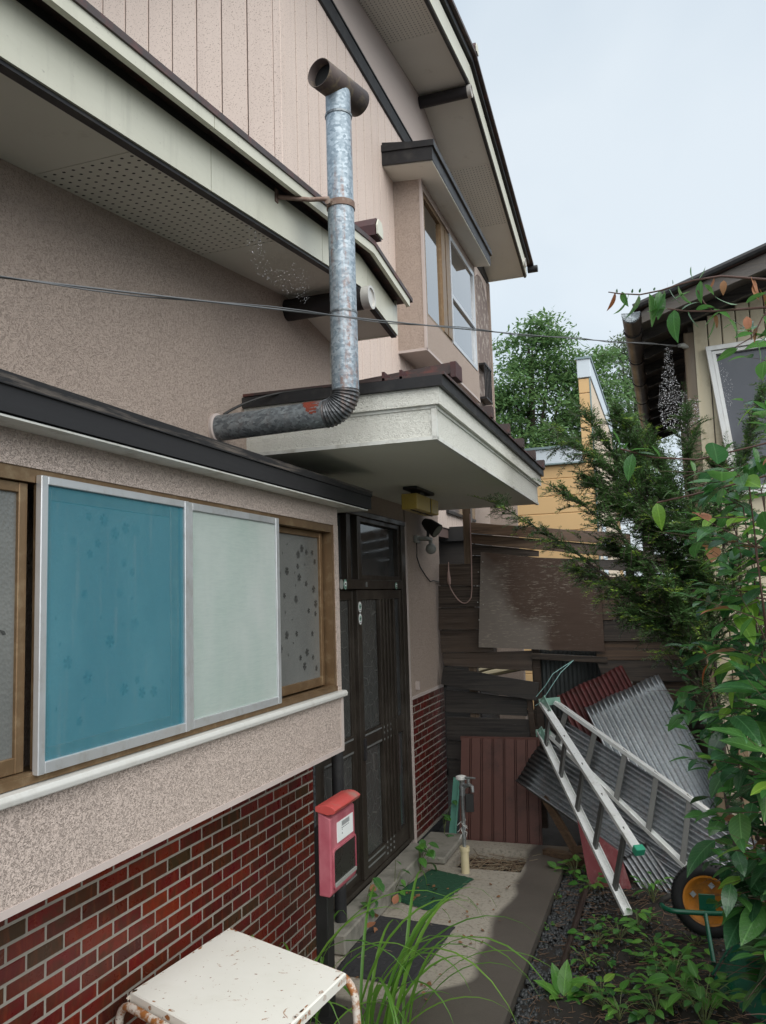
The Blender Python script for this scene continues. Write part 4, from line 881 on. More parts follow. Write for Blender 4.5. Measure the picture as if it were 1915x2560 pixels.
def corrugate(org, a, bb, la, lb, wave, amp, mt, name, lab, n, group=None, cut=None, kind=None):
    a, bb = Vector(a).normalized(), Vector(bb); bb = (bb-a*bb.dot(a)).normalized(); nn = a.cross(bb); org = Vector(org)
    nu = 14; nv = int(lb/wave*8); v = []
    for i in range(nu+1):
        for j in range(nv+1):
            s, t = la*i/nu, lb*j/nv; e = .0
            if i in (0, nu): e = .004*math.sin(t*23+i)+random.uniform(-.0005, .0005)
            sag = .012*math.sin(math.pi*i/nu*1.3+t*3)
            v.append(org+a*(s+e)+bb*t+nn*(amp*math.sin(2*math.pi*t/wave)+sag))
    f = np.array([(i*(nv+1)+j, i*(nv+1)+j+1, (i+1)*(nv+1)+j+1, (i+1)*(nv+1)+j) for i in range(nu) for j in range(nv)])
    o = link(name, mesh_np(name, np.array([tuple(p) for p in v]), f, mt, smooth=True)); m = o.modifiers.new('thick', 'SOLIDIFY'); m.thickness = .0018
    return tag(o, lab, 'roofing sheet', group)
corrugate((-1.04, FY+.16, .3), (0, 0, 1), (1, 0, 0), 1.05, .62, .034, .007, 'grey_tin', 'corrugated_sheet', 'grey corrugated sheet standing behind the gap in the plank fence', 0)
# metal sheets stacked against the fence
GS = 'corrugated sheets leaning against the fence'
pL, pT, pB = Vector((-1.102, 5.904, .488)), Vector((-.788, 6.106, .892)), Vector((-.116, 5.628, -.064))
corrugate(pL, pB-pL, pT-pL, 1.62, (pT-pL).length, .034, .0105, 'galv_sheet_dark', 'corrugated_sheet', 'dark galvanised corrugated sheet lying lowest behind the ladder', 0, GS)
gL, gT, gR = Vector((-.632, 6.224, .957)), Vector((-.145, 6.335, 1.251)), Vector((.262, 6.03, .448))
corrugate(gL, gR-gT, gT-gL, 1.5, (gT-gL).length, .034, .0105, 'galv_sheet', 'corrugated_sheet', 'bright galvanised corrugated sheet standing highest against the fence', 0, GS)
rL, rT = Vector((-.84, 6.31, 1.03)), Vector((-.376, 6.395, 1.273))
corrugate(rL, Vector((.25, -.16, -.5)), rT-rL, .9, (rT-rL).length, .036, .009, 'sheet_red', 'corrugated_sheet', 'dark red corrugated sheet with a chipped top edge behind the galvanised one', 0, GS)
corrugate((-.394, 5.616, .091), Vector((.16, -.09, -.22)), Vector((.2, 0, .02)), .33, .2, .03, .006, 'galv_sheet_dark', 'corrugated_sheet', 'short corrugated offcut poking out below the lowest sheet', 0, GS)
b = MB(); b.prism([(-.66, 5.67, .30), (-.40, 5.60, .14), (-.33, 5.50, -.05), (-.59, 5.51, -.05)], (.0, .006, .004)); tag(b.build('flat_sheet', 'flat_red', None), 'scuffed red flat sheet on the soil under the corrugated sheets', 'metal sheet')
tag(MB().bar((-.90, 5.87, .40), (-.69, 5.79, .06), .03, .05).bar((-.70, 5.79, .085), (-.60, 5.77, .10), .03, .04).bar((-.92, 5.93, .0), (-.5, 5.7, .02), .06, .07).build('timber_scrap', 'board_brown', None), 'broken timber frame lying under the leaning sheets', 'timber')
# ribbed brown panel
b = MB(); x = -1.60; zt, zb = .705, -.045; w = .62
RP = thing('metal_panel', 'brown ribbed metal panel leaning on the fence behind the tap', 'metal panel', (-1.29, 6.2, 0))
prof = []; q = 0
while q < w-.01:
    prof += [(q, 0), (q+.068, 0), (q+.070, -.014), (q+.074, -.014), (q+.076, .006), (q+.082, .006), (q+.084, -.012), (q+.0875, -.012)]; q += .0885
P0 = [(-1.60+a, 6.19-h, zb) for a, h in prof]; P1 = [(-1.58+a*.965, 6.30-h, zt) for a, h in prof]; n = len(prof)
b.add(P0+P1, [(i, i+1, n+i+1, n+i) for i in range(n-1)]); b.build('ribbed_sheet', 'panel_brown', RP)
b = MB(); b.bar((-1.59, 6.32, .70), (-.98, 6.32, .705), .02, .03); b.build('top_edge', 'panel_brown', RP)
# ------------------------------------------------------------------ folding stepladder on its side
SL = thing('stepladder', 'folded out aluminium stepladder lying on its side against the sheets', 'ladder', (-.5, 5.4, 0))
A1, A2, hA1, hA2 = Vector((-.325, 4.90, .015)), Vector((-.243, 4.93, .352)), Vector((-.911, 5.90, .824)), Vector((-.888, 5.95, 1.03))
B1, B2, hB1, hB2 = Vector((.09, 5.50, .01)), Vector((.161, 5.70, .402)), Vector((-.873, 5.912, .825)), Vector((-.801, 5.98, 1.036))
def rail(p, q, nrm):
    d = (q-p).normalized(); nrm = Vector(nrm); nrm = (nrm-d*nrm.dot(d)).normalized(); sd = d.cross(nrm)
    w, t, h = .052, .0028, .022; b = MB(); o = (p+q)/2; a = (q-p)/2
    b.obox(o, a, sd*w/2, nrm*t/2); b.obox(o+sd*(w/2)+nrm*h/2, a, sd*t/2, nrm*h/2); b.obox(o-sd*(w/2)+nrm*h/2, a, sd*t/2, nrm*h/2)
    for k in range(1, 5):
        for e in (-.011, .011): b.obox(p+(q-p)*(k/5)+sd*e-nrm*.003, d*.004, sd*.004, nrm*.002)
    return b.build('rail', 'ladder_alu', SL)
rail(A1, hA1, (0, 0, 1)); rail(A2, hA2, (0, 0, -1)); rail(B1, hB1, (0, 0, 1)); rail(B2, hB2, (0, 0, -1))
for p0, p1, q0, q1 in ((A1, hA1, A2, hA2), (B1, hB1, B2, hB2)):
    for k in range(5):
        t = .12+k*.2; a, c = p0.lerp(p1, t), q0.lerp(q1, t); dd = (p1-p0).normalized()
        MB().obox((a+c)/2, (c-a)/2, dd*.021, dd.cross(c-a).normalized()*.009, .002).build('rung', 'rung_alu', SL)
MB().bar(A2+(A2-hA2).normalized()*.012, A2-(A2-hA2).normalized()*.03, .058, .045, (0, 0, 1), .003).build('foot', 'green_foot', SL)
for p, q in ((hA1, hB1), (hA2, hB2)):
    b = MB(); b.bar(p-(p-q).normalized()*-.03, q+(q-p).normalized()*.03, .006, .05); b.bar(p+Vector((0, -.02, .035)), p+Vector((.05, -.07, -.06)), .006, .055); b.tube([p+Vector((.01, -.035, .01)), p+Vector((.01, .02, .012))], .014, 12); b.build('hinge', 'patina', SL)
b = MB()
for P in ([(-.943, 6.0, 1.06), (-.87, 6.0, 1.144), (-.819, 6.02, 1.221), (-.748, 6.1, 1.267), (-.69, 6.2, 1.301)], [(-.889, 5.99, 1.05), (-.823, 6.0, 1.145), (-.766, 6.05, 1.228), (-.69, 6.2, 1.301)], [(-.95, 5.99, 1.0), (-.914, 5.98, 1.02), (-.9, 5.97, 1.04)]): b.tube(P, .0025, 5)
tag(b.build('string', 'string_teal', None, True), 'pale teal string tied from the ladder hinge up to the fence', 'string')
tag(MB().tube([(-1.672, 6.47, 2.07), (-1.672, 6.46, 2.0), (-1.672, 6.455, 1.985), (-1.67, 6.455, 1.93), (-1.668, 6.455, 1.89)], [.003, .006, .009, .016, .012], 8).tube([(-1.667, 6.455, 1.89)]+bez((-1.66, 6.45, 1.86), (-1.56, 6.45, 1.66), (-1.492, 6.45, 1.78), 10)+[(-1.484, 6.45, 1.85), (-1.478, 6.45, 2.09), (-1.475, 6.45, 2.45)], .0045, 6).build('hook_cord', 'cord_pink', None, True), 'dull pink cord with a black hook hanging on the fence left of the plywood', 'cord')
tag(MB().tube([(-.59, 5.36, -.01), (-.6, 4.8, -.02), (-.605, 4.22, -.02)], .017, 8).build('iron_pipe', 'pipe_rust', None, True), 'dark rusty iron pipe lying on the soil beside the path edge', 'pipe')
# ------------------------------------------------------------------ tipped wheelbarrow
WB = thing('wheelbarrow', 'tipped green wheelbarrow with an orange rimmed wheel half hidden by leaves', 'wheelbarrow', (.12, 4.6, -.05))
wc, ax = Vector((.095, 4.75, .185)), Vector((-.13, -1, .12)).normalized()
ty_ = []
for i in range(12):
    a = 2*math.pi*i/12; ty_.append((.145+.040*math.cos(a), .038*math.sin(a)))
wheel = MB().ring(wc, ax, .145, ty_, 48).build('wheel', 'tyre', WB, True)
b = MB(); e1 = ax.orthogonal().normalized(); e2 = ax.cross(e1)
for i in range(56):
    a = 2*math.pi*i/56; dr = math.cos(a)*e1+math.sin(a)*e2
    for s_ in (-1, 1): b.bar(wc+dr*.1835+ax*s_*.004, wc+(math.cos(a+.06)*e1+math.sin(a+.06)*e2)*.179+ax*s_*.030, .008, .006, dr)
b.build('tread', 'tyre', wheel)
MB().ring(wc, ax, .1, [(.018, -.012), (.07, -.004), (.098, .012), (.112, .034), (.122, .036), (.122, .03), (.112, -.03), (.018, -.02)], 48).build('rim', 'rim_orange', wheel, True)
b = MB()
for i in range(4):
    a = i*math.pi/2+.5; b.obox(wc+(math.cos(a)*e1+math.sin(a)*e2)*.075+ax*.008, e1*.012, e2*.012, ax*.004)
b.tube([wc-ax*.05, wc+ax*.06], .016, 12); b.build('hub', 'tap_steel', wheel, True)
MB().obox(wc+ax*.062, Vector((.04, 0, 0)), Vector((0, .004, 0)), Vector((0, 0, .04)), .003).build('axle_plate', 'barrow_green', WB)
fr = MB(); z = .145
fr.tube([(-.105, 4.86, z), (-.135, 4.80, z)]+bez((-.14, 4.75, z), (-.13, 4.66, z), (-.06, 4.655, z))+[(.06, 4.66, z+.002), (.30, 4.68, z+.01)], .0125, 12)
fr.tube([(.075, 4.655, z), (.085, 4.56, .06), (.095, 4.45, -.01)], .011, 10); fr.tube([(.08, 4.30, .0), (.22, 4.5, .13)], .006, 8)
fr.build('frame_tube', 'barrow_green', WB, True)
MB().tube([(-.10, 4.87, z), (-.137, 4.79, z), (-.138, 4.73, z)], .0165, 12).build('grip', 'grip_black', WB, True)
b = MB(); G = [[(.05, 4.16, -.06), (.14, 4.05, -.06), (.34, 3.95, -.06)], [(.08, 4.28, -.02), (.19, 4.18, -.025), (.38, 4.08, -.02)], [(.15, 4.40, .05), (.25, 4.32, .05), (.44, 4.22, .06)], [(.22, 4.50, .11), (.32, 4.42, .12), (.50, 4.32, .12)]]
b.add([p for r in G for p in r], [(i*3+j, i*3+j+1, i*3+j+4, i*3+j+3) for i in range(3) for j in range(2)]); tr = b.build('tray', 'barrow_green', WB, True); m = tr.modifiers.new('t', 'SOLIDIFY'); m.thickness = .004
m = tr.modifiers.new('b', 'BEVEL'); m.width = .02; m.segments = 3; m.limit_method = 'NONE'
# ------------------------------------------------------------------ neighbours
YH = thing('neighbour_house', 'yellow sided house with white parapet behind the fence', 'house', (-2.4, 13, 0))
z = 0; k = 0
while z < 3.8:
    h = min(.276, 3.805-z); MB().box(-4.6, -.965, 13.0, 13.05, z, z+h-.012, .006).build('siding_course', 'yellow_wall', YH); z += .276
MB().box(-4.6, -.97, 13.012, 20, 0, 3.8).build('wall', 'yellow_wall', YH)
MB().box(-4.6, -1.14, 12.93, 13.05, 3.81, 4.05, .01).build('parapet', 'parapet_white', YH); MB().box(-4.6, -1.14, 12.9, 13.1, 4.05, 4.085).box(-4.6, -1.1, 12.92, 13.0, 3.795, 3.81).build('parapet_cap', 'parapet_edge', YH)
z = 3.8
while z < 5.1:
    h = min(.276, 5.14-z); MB().box(-1.14, -.965, 12.99, 13.05, z, z+h-.012, .006).build('siding_course', 'yellow_wall', YH); z += .276
MB().box(-1.135, -.962, 13.01, 18.4, 0, 5.13).build('side_wall', 'cream_wall', YH)
MB().box(-1.15, -.945, 12.97, 18.4, 5.145, 5.44, .006).build('parapet', 'parapet_white', YH); MB().box(-1.17, -.925, 12.95, 18.42, 5.44, 5.475).build('parapet_cap', 'parapet_edge', YH)
MB().box(-.975, -.955, 12.985, 13.02, 0, 5.14).build('corner_trim', 'parapet_edge', YH)
MB().box(-.955, -.94, 13.6, 14.4, 1.4, 2.9).build('side_window', 'parapet_white', YH)
MB().tube([(-2.3, 12.85, 3.05), (-2.42, 12.85, 2.9), (-2.45, 12.85, .2)], .05, 10).build('downpipe', 'gutter_brown', YH, True)
LT = thing('lean_to', 'dark brown lean-to between the house and the plank fence', 'shed', (-2.2, 8.5, 0))
MB().box(-2.6, -1.9, 8.4, 9.4, 2.37, 2.52).build('roof_edge', 'black_plastic', LT); MB().box(-2.6, -1.9, 8.5, 9.4, 0, 2.37).build('wall', 'board_dark', LT)
MB().box(-1.93, -1.62, 9.5, 9.6, 0, 3.2).build('yard_wall', 'stucco', H)
b = MB(); b.tube([(-1.75, 7.2, 1.10), (-1.25, 7.5, 1.22)], .02, 8).tube([(-1.8, 7.3, 1.05), (-1.3, 7.6, 1.13)], .03, 8); tag(b.build('pale_pipes', 'pvc', None, True), 'pale pipes glimpsed through the gap above the sloping black plank', 'pipes')
# shed on the right
SH = thing('shed', 'old cream metal sided shed with dark eaves and a white framed window', 'shed', (.6, 6.2, 0))
lean = .045
def SX(x, z): return x+(3.4-z)*0  # upright walls
x = .275
while x < 1.9:
    MB().box(x, x+.083, 5.9, 5.925, .25, 3.50+.335*(x+.1), .004).build('siding_strip', 'shed_cream', SH); x += .09
MB().box(.24, 1.9, 5.92, 9.8, 0, 3.6).build('wall', 'shed_board', SH)
MB().box(.272, .29, 5.885, 5.90, 1.2, 3.62).build('corner_trim', 'shed_cream', SH)
MB().box(.205, .275, 5.89, 5.98, 0, 3.55, .004).build('post', 'shed_post', SH)
q = [Vector((.337, 5.88, 3.425)), Vector((1.5, 5.88, 3.47)), Vector((1.56, 5.88, 2.44)), Vector((.445, 5.88, 2.40))]
cq = sum(q, Vector())/4
def frame(Q, w, d, nm, mat, par):
    b = MB(); dx = (Q[1]-Q[0]).normalized(); dz = (Q[0]-Q[3]).normalized()
    b.obox((Q[0]+Q[1])/2-dz*w/2, (Q[1]-Q[0])/2, Vector((0, d/2, 0)), dz*w/2, .002); b.obox((Q[3]+Q[2])/2+dz*w/2, (Q[2]-Q[3])/2, Vector((0, d/2, 0)), dz*w/2, .002)
    b.obox((Q[0]+Q[3])/2+dx*w/2, dx*w/2, Vector((0, d/2-.001, 0)), (Q[0]-Q[3])/2, .002); b.obox((Q[1]+Q[2])/2-dx*w/2, dx*w/2, Vector((0, d/2-.001, 0)), (Q[1]-Q[2])/2, .002); return b.build(nm, mat, par)
sw = frame(q, .032, .07, 'window', 'shed_trim', SH)
def inset(Q, k, y): dx = (Q[1]-Q[0]).normalized(); dz = (Q[0]-Q[3]).normalized(); return [Vector((p.x, y, p.z)) for p in (Q[0]+dx*k-dz*k, Q[1]-dx*k-dz*k, Q[2]-dx*k+dz*k, Q[3]+dx*k+dz*k)]
frame(inset(q, .034, 5.885), .024, .05, 'window_sash', 'shed_trim', sw)
MB().quad(*inset(q, .05, 5.893)[::-1]).build('pane', 'glass_shed', sw)
rk = .335
zr = lambda x: 3.565+rk*(x+.1)          # underside of the roof at the gable verge
b = MB(); b.prism([(-.055, 5.35, zr(-.055)-.09), (2.0, 5.35, zr(2.0)-.115), (2.0, 5.35, zr(2.0)-.005), (-.02, 5.35, zr(-.02)-.005), (-.055, 5.35, zr(-.055)-.02)], (0, .03, 0)); b.build('barge_board', 'shed_board', SH)
b = MB(); b.prism([(-.1, 5.31, zr(-.1)), (2.0, 5.31, zr(2.0)), (2.0, 5.31, zr(2.0)+.035), (-.1, 5.31, zr(-.1)+.03)], (0, 4.6, 0)); b.build('roof', 'roof_tin', SH)
MB().tube([(-.1, 5.305, zr(-.1)+.02), (2., 5.305, zr(2.)+.025)], .022, 8).build('verge_roll', 'dark_metal', SH, True)
b = MB(); b.prism([(-.08, 5.4, zr(-.08)-.025), (2.0, 5.4, zr(2.0)-.025), (2.0, 5.4, zr(2.0)-.005), (-.08, 5.4, zr(-.08)-.005)], (0, 4.5, 0)); b.build('roof_boards', 'shed_board', SH)
for yy in np.arange(5.75, 9.8, .45): MB().bar((-.07, yy, zr(-.07)-.06), (.9, yy, zr(.9)-.06), .045, .07).build('rafter', 'board_dark', SH)
gb = MB(); gp = []
for i in range(13):
    a = math.pi+math.pi*i/12; gp.append((-.118+.056*math.cos(a), 3.535+.056*math.sin(a)))
gp2 = [(-.118+(x+.118)*.93, 3.535+(zz-3.535)*.93) for x, zz in gp][::-1]
gb.prism([(x, 5.30, zz) for x, zz in gp+gp2], (0, 4.5, .03)); gut = gb.build('gutter', 'gutter_brown', SH)
b = MB()
for i in range(14):
    a = math.pi*i/13; b.bar((-.118, 5.29, 3.54), (-.118+.058*math.cos(a), 5.28, 3.54-.058*math.sin(a)+.0), .010, .005, (0, 1, 0))
b.prism([(-.118+.056*math.cos(a), 5.292, 3.535-.056*math.sin(a)) for a in [math.pi*i/16 for i in range(17)]], (0, .006, 0)); b.build('gutter_end', 'galv_low', gut)
for yy in (5.6, 6.3, 7.0, 7.7, 8.5): MB().tube([(-.118+.06*math.cos(a), yy, 3.535-.06*math.sin(a)) for a in [math.pi*i/10 for i in range(11)]]+[(-.02, yy, 3.58)], .005, 5).build('gutter_hook', 'dark_metal', gut, True)
for x, w in ((.36, .06), (.45, .05), (.54, .07), (.64, .06)): MB().box(x, x+w, 5.86, 5.885, 0, 1.25, .003).build('slat', 'shed_cream' if x > .4 else 'shed_post', SH)
# ------------------------------------------------------------------ foliage
def leaf_base(nl=5, w=.46, droop=.35, fold=.16, tip=.0, wave=.0):
    v = [(0, 0, 0)]; uv = [(.5, 0)]; f = []
    for i in range(1, nl+1):
        t = i/(nl+1); hw = w/2*math.sin(math.pi*t**.82)**.85; zc = -droop*t*t; z2 = zc+fold*hw+wave*math.sin(t*14)
        v += [(-hw, t, z2), (0, t, zc), (hw, t, z2-wave*2*math.sin(t*14))]; uv += [(.5-hw/w, t), (.5, t), (.5+hw/w, t)]
    v.append((0, 1, -droop-tip)); uv.append((.5, 1)); n = len(v)-1
    f += [(0, 2, 1), (0, 3, 2)]
    for i in range(nl-1):
        a = 1+i*3; f += [(a, a+1, a+4), (a, a+4, a+3), (a+1, a+2, a+5), (a+1, a+5, a+4)]
    a = 1+(nl-1)*3; f += [(a, a+1, n), (a+1, a+2, n)]
    return np.array(v, float), np.array(f), np.array(uv)
LEAVES = [leaf_base(5, .46, .22, .2), leaf_base(5, .5, .42, .12, .05), leaf_base(5, .42, .1, .3), leaf_base(5, .54, .3, .1, 0, .01)]
LONG = [leaf_base(5, .3, .35, .25), leaf_base(5, .34, .2, .3)]
ROUND = [leaf_base(4, .8, .25, .15, 0, .015), leaf_base(4, .72, .15, .2, 0, .012), leaf_base(4, .86, .4, .1, 0, .02)]
LC = {}
def leaf_mesh(base, key, mat):
    k = (key, mat)
    if k not in LC: v, f, uv = base; LC[k] = mesh_np('leaf', v, f, mat, uv, True)
    return LC[k]
def basis(d, up=(0, 0, 1), roll=0):
    d = Vector(d).normalized(); u = Vector(up); x = d.cross(u)
    x = x.normalized() if x.length > 1e-4 else d.orthogonal().normalized(); zz = x.cross(d)
    m = Matrix((x, d, zz)).transposed()
    return m @ Matrix.Rotation(roll, 3, 'Y')
def leaf_obj(par, bases, key, mat, p, d, size, roll=0, nm='leaf'):
    i = random.randrange(len(bases)); me = leaf_mesh(bases[i], key+str(i), mat); o = bpy.data.objects.new(nm, me); COL.objects.link(o); o.parent = par
    m = basis(d, roll=roll).to_4x4() @ Matrix.Diagonal((size, size, size, 1)); m.translation = Vector(p)-wl(par); o.matrix_basis = m; return o
class Cloud:   # many leaves gathered into one mesh
    def __init__(s): s.V = []; s.F = []; s.U = []; s.n = 0
    def add(s, base, p, d, size, roll=0, up=(0, 0, 1)):
        v, f, uv = base; m = np.array(basis(d, up, roll)); s.V.append(v@m.T*size+np.array(p)); s.F.append(f+s.n); s.U.append(uv); s.n += len(v)
    def build(s, name, mat, par, kind='stuff'):
        if not s.V: return
        o = link(name, mesh_np(name, np.concatenate(s.V), np.concatenate(s.F), mat, np.concatenate(s.U), True), par); o.location = -wl(par) if par else o.location; WL[o.name] = Vector((0, 0, 0))
        o['kind'] = kind; return o
rv = lambda a: Vector((random.uniform(-a, a), random.uniform(-a, a), random.uniform(-a, a)))
# broadleaf shrub along the right edge
SHR = thing('broadleaf_shrub', 'wet glossy broadleaf shrub filling the right edge in front of the shed', 'shrub', (.55, 3.6, -.05))
cands = []; stems = MB()
def shoot(p, d, ln, r, lsize, step, mats, bend=-.25, lf=1.0, start=.15):
    n = max(6, int(ln/.05)); P = [Vector(p)]; dd = Vector(d).normalized()
    for i in range(n): dd = (dd+rv(.10)+Vector((0, 0, bend*.1))).normalized(); P.append(P[-1]+dd*ln/n)
    stems.tube(P, [.75*r*(1-.75*i/n) for i in range(n+1)], 5)
    s_ = start*ln; k = 0
    while s_ < ln:
        t = s_/ln*n; i = min(int(t), n-1); q = P[i].lerp(P[i+1], t-i); ax = (P[i+1]-P[i]).normalized()
        side = ax.cross(Vector((0, 0, 1))); side = side.normalized() if side.length > .05 else Vector((1, 0, 0))
        for sg in ((1,) if k % 2 else (-1,)) if lf < 2 else (1, -1):
            ld = (side*sg*random.uniform(.6, 1.1)+ax*random.uniform(.3, .9)+Vector((0, 0, random.uniform(-.55, .25)))+rv(.25)).normalized()
            cands.append((q, ld, 1.12*lsize*random.choice((.5, .7, .8, .9, 1., 1.1, 1.25, 1.4))*(.75+.35*math.sin(math.pi*min(1, .2+s_/ln*.8))), random.choice(mats), random.uniform(-.5, .5)))
        s_ += step*random.uniform(.7, 1.3); k += 1
    cands.append((P[-1], dd, lsize*.8, mats[0], 0)); return P
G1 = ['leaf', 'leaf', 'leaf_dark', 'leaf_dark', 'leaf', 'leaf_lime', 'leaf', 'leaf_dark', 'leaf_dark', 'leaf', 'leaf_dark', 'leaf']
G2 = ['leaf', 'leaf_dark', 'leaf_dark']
for k in range(34):      # arching stems that fill the middle of the clump
    x0, y0 = random.uniform(.34, 1.), random.uniform(2.9, 4.5); hgt = random.uniform(.45, 2.15) if k % 3 else random.uniform(1.6, 2.55)
    P = [Vector((x0, y0, -.05)), Vector((x0-.05, y0-.1, hgt*.5)), Vector((x0-random.uniform(.05, .25), y0-random.uniform(.1, .3), hgt))]; Pb = bez(*P, 8)
    stems.tube(Pb, [.006*(1-.6*i/8) for i in range(9)], 6)
    for i in range(2, 9):
        for q in range(2 if i < 8 else 3):
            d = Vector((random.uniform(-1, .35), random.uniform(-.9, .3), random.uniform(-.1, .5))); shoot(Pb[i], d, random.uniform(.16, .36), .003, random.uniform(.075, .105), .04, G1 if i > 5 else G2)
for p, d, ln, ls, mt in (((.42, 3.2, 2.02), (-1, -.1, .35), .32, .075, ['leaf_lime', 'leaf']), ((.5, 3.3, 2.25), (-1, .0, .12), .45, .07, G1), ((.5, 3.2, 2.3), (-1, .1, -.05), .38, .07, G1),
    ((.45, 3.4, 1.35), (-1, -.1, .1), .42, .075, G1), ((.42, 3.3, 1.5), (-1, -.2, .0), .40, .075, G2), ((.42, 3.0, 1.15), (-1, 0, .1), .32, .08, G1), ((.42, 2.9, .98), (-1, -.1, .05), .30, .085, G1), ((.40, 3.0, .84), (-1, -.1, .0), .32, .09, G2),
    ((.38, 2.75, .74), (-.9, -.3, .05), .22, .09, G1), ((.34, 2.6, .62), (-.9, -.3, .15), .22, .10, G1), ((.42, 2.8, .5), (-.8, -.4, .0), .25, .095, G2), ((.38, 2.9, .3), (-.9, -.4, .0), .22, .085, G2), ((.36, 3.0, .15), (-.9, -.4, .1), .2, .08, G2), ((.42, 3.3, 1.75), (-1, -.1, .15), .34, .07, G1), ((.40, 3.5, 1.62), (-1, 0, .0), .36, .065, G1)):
    shoot(p, d, ln, .0045, ls, .034, mt)
stems.build('stems', 'bark_red', SHR, True)
FWD = Vector((-math.sin(R(18.95)), math.cos(R(18.95)), .1)).normalized(); RGT = Vector((math.cos(R(18.95)), math.sin(R(18.95)), 0))
def screen_x(p): d = p-Vector((0, 0, 1.8)); return d.dot(RGT)/max(.2, d.dot(FWD))*2050+957
cands = [(*c[:3], 'leaf_dry' if random.random() < .018 else c[3], c[4]) for c in cands]
cands = [c for c in cands if c[0].y > 2.2 and c[0].x > (.0 if c[0].z > 1.0 else .06)+(.2 if c[0].z < .7 else 0)+.05*math.sin(c[0].z*9)+(.13 if c[0].z > 1.9 else 0)]
vis = [c for c in cands if screen_x(c[0]) < 1960]; vis.sort(key=lambda c: -c[2]/c[0].y*(1.3 if c[0].y < 3.3 else 1)); top = vis[:290]; ids = set(map(id, top)); cl = {}
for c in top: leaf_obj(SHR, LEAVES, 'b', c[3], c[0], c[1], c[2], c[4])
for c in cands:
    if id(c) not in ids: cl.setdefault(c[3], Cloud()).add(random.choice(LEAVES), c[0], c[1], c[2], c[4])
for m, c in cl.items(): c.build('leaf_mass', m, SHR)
for p, d, s_, m in (((.115, 3.2, 1.56), (-.5, -.2, .8), .05, 'leaf_red'), ((.12, 3.2, 1.53), (-.5, -.1, -.7), .085, 'leaf_red'), ((.2, 3.2, 1.46), (-.3, -.2, -.9), .09, 'leaf_lime'), ((.26, 3.2, 1.5), (.2, -.2, .8), .08, 'leaf_lime')): leaf_obj(SHR, LONG, 'l', m, p, d, s_)
# overhanging twig at upper right
OB = thing('overhanging_branch', 'thin reddish branch with drooping oval leaves hanging in at the upper right', 'branch', (.4, 2.6, 2.68))
tw = MB(); T1 = [(.42, 2.6, 2.685), (.33, 2.6, 2.704), (.209, 2.6, 2.734), (.132, 2.6, 2.733), (.08, 2.6, 2.725), (.035, 2.6, 2.716), (-.027, 2.6, 2.712), (-.09, 2.6, 2.725), (-.121, 2.6, 2.735)]
T2 = [(.42, 2.62, 2.60), (.32, 2.6, 2.62), (.178, 2.6, 2.629), (.104, 2.6, 2.64), (.05, 2.6, 2.656)]; T3 = [(.38, 2.58, 2.66), (.31, 2.58, 2.585), (.28, 2.58, 2.53), (.23, 2.58, 2.505)]
for T, r in ((T1, .0042), (T2, .0045), (T3, .003)): tw.tube(T, [r*(1-.7*i/len(T)) for i in range(len(T))], 6)
tw.tube([(.178, 2.6, 2.629), (.155, 2.6, 2.66), (.14, 2.6, 2.70)], .002, 5); tw.build('twig', 'bark_red', OB, True)
def lf(x, z, dx, dz, s_, m='leaf', y=2.6, bs=LEAVES, key='b'): leaf_obj(OB, bs, key, m, (x, y, z), (dx, random.uniform(-.3, .15), dz), s_*(1.25 if s_ > .03 else 1), random.uniform(-.6, .6)+random.choice((0, 0, 3.14)))
for a in ((-.10, 2.732, -.3, -1, .05, 'leaf_red'), (-.08, 2.73, .1, -1, .038), (-.06, 2.722, -.2, -1, .062), (-.03, 2.712, -.25, -1, .075), (.0, 2.712, .1, -1, .085), (.03, 2.716, .0, -1, .07), (.045, 2.716, -.3, -1, .075), (.06, 2.72, .2, -.8, .05), (.085, 2.725, .1, -1, .055), (.13, 2.735, -.3, .8, .035), (.145, 2.735, .5, .6, .032), (.15, 2.73, -.1, -1, .06), (.12, 2.70, -1, -.3, .05), (.16, 2.715, .5, -.5, .035),
          (.05, 2.656, -1, .1, .05), (.07, 2.65, -.2, -1, .075, 'leaf'), (.09, 2.645, .6, .5, .045), (.11, 2.64, .2, -1, .055, 'leaf_dark'), (.13, 2.64, .8, .3, .04), (.18, 2.60, -.3, -1, .05), (.2, 2.625, -1, -.6, .055), (.22, 2.60, .6, -.8, .06), (.25, 2.64, -.8, .1, .06), (.27, 2.64, .9, .4, .05), (.30, 2.57, -1, -.5, .06), (.28, 2.55, 1, -.4, .06), (.29, 2.52, .3, -1, .055), (.24, 2.505, -1, -.3, .055), (.31, 2.60, .4, -.8, .06), (.32, 2.63, .7, .5, .06), (.34, 2.58, -.4, -1, .05)): lf(*a)
for x, z in ((.19, 2.735), (.215, 2.72), (.29, 2.72), (.30, 2.70), (.31, 2.68), (.30, 2.57), (.27, 2.60), (.32, 2.66), (.18, 2.62)): lf(x, z, random.uniform(-.5, .5), -1, random.uniform(.03, .05), 'leaf_dry')
for x, z in ((-.095, 2.727), (-.05, 2.72), (-.028, 2.718), (.015, 2.718), (.055, 2.724), (.07, 2.73)): lf(x, z, random.uniform(-.3, .3), 1, .014, 'leaf_dark')
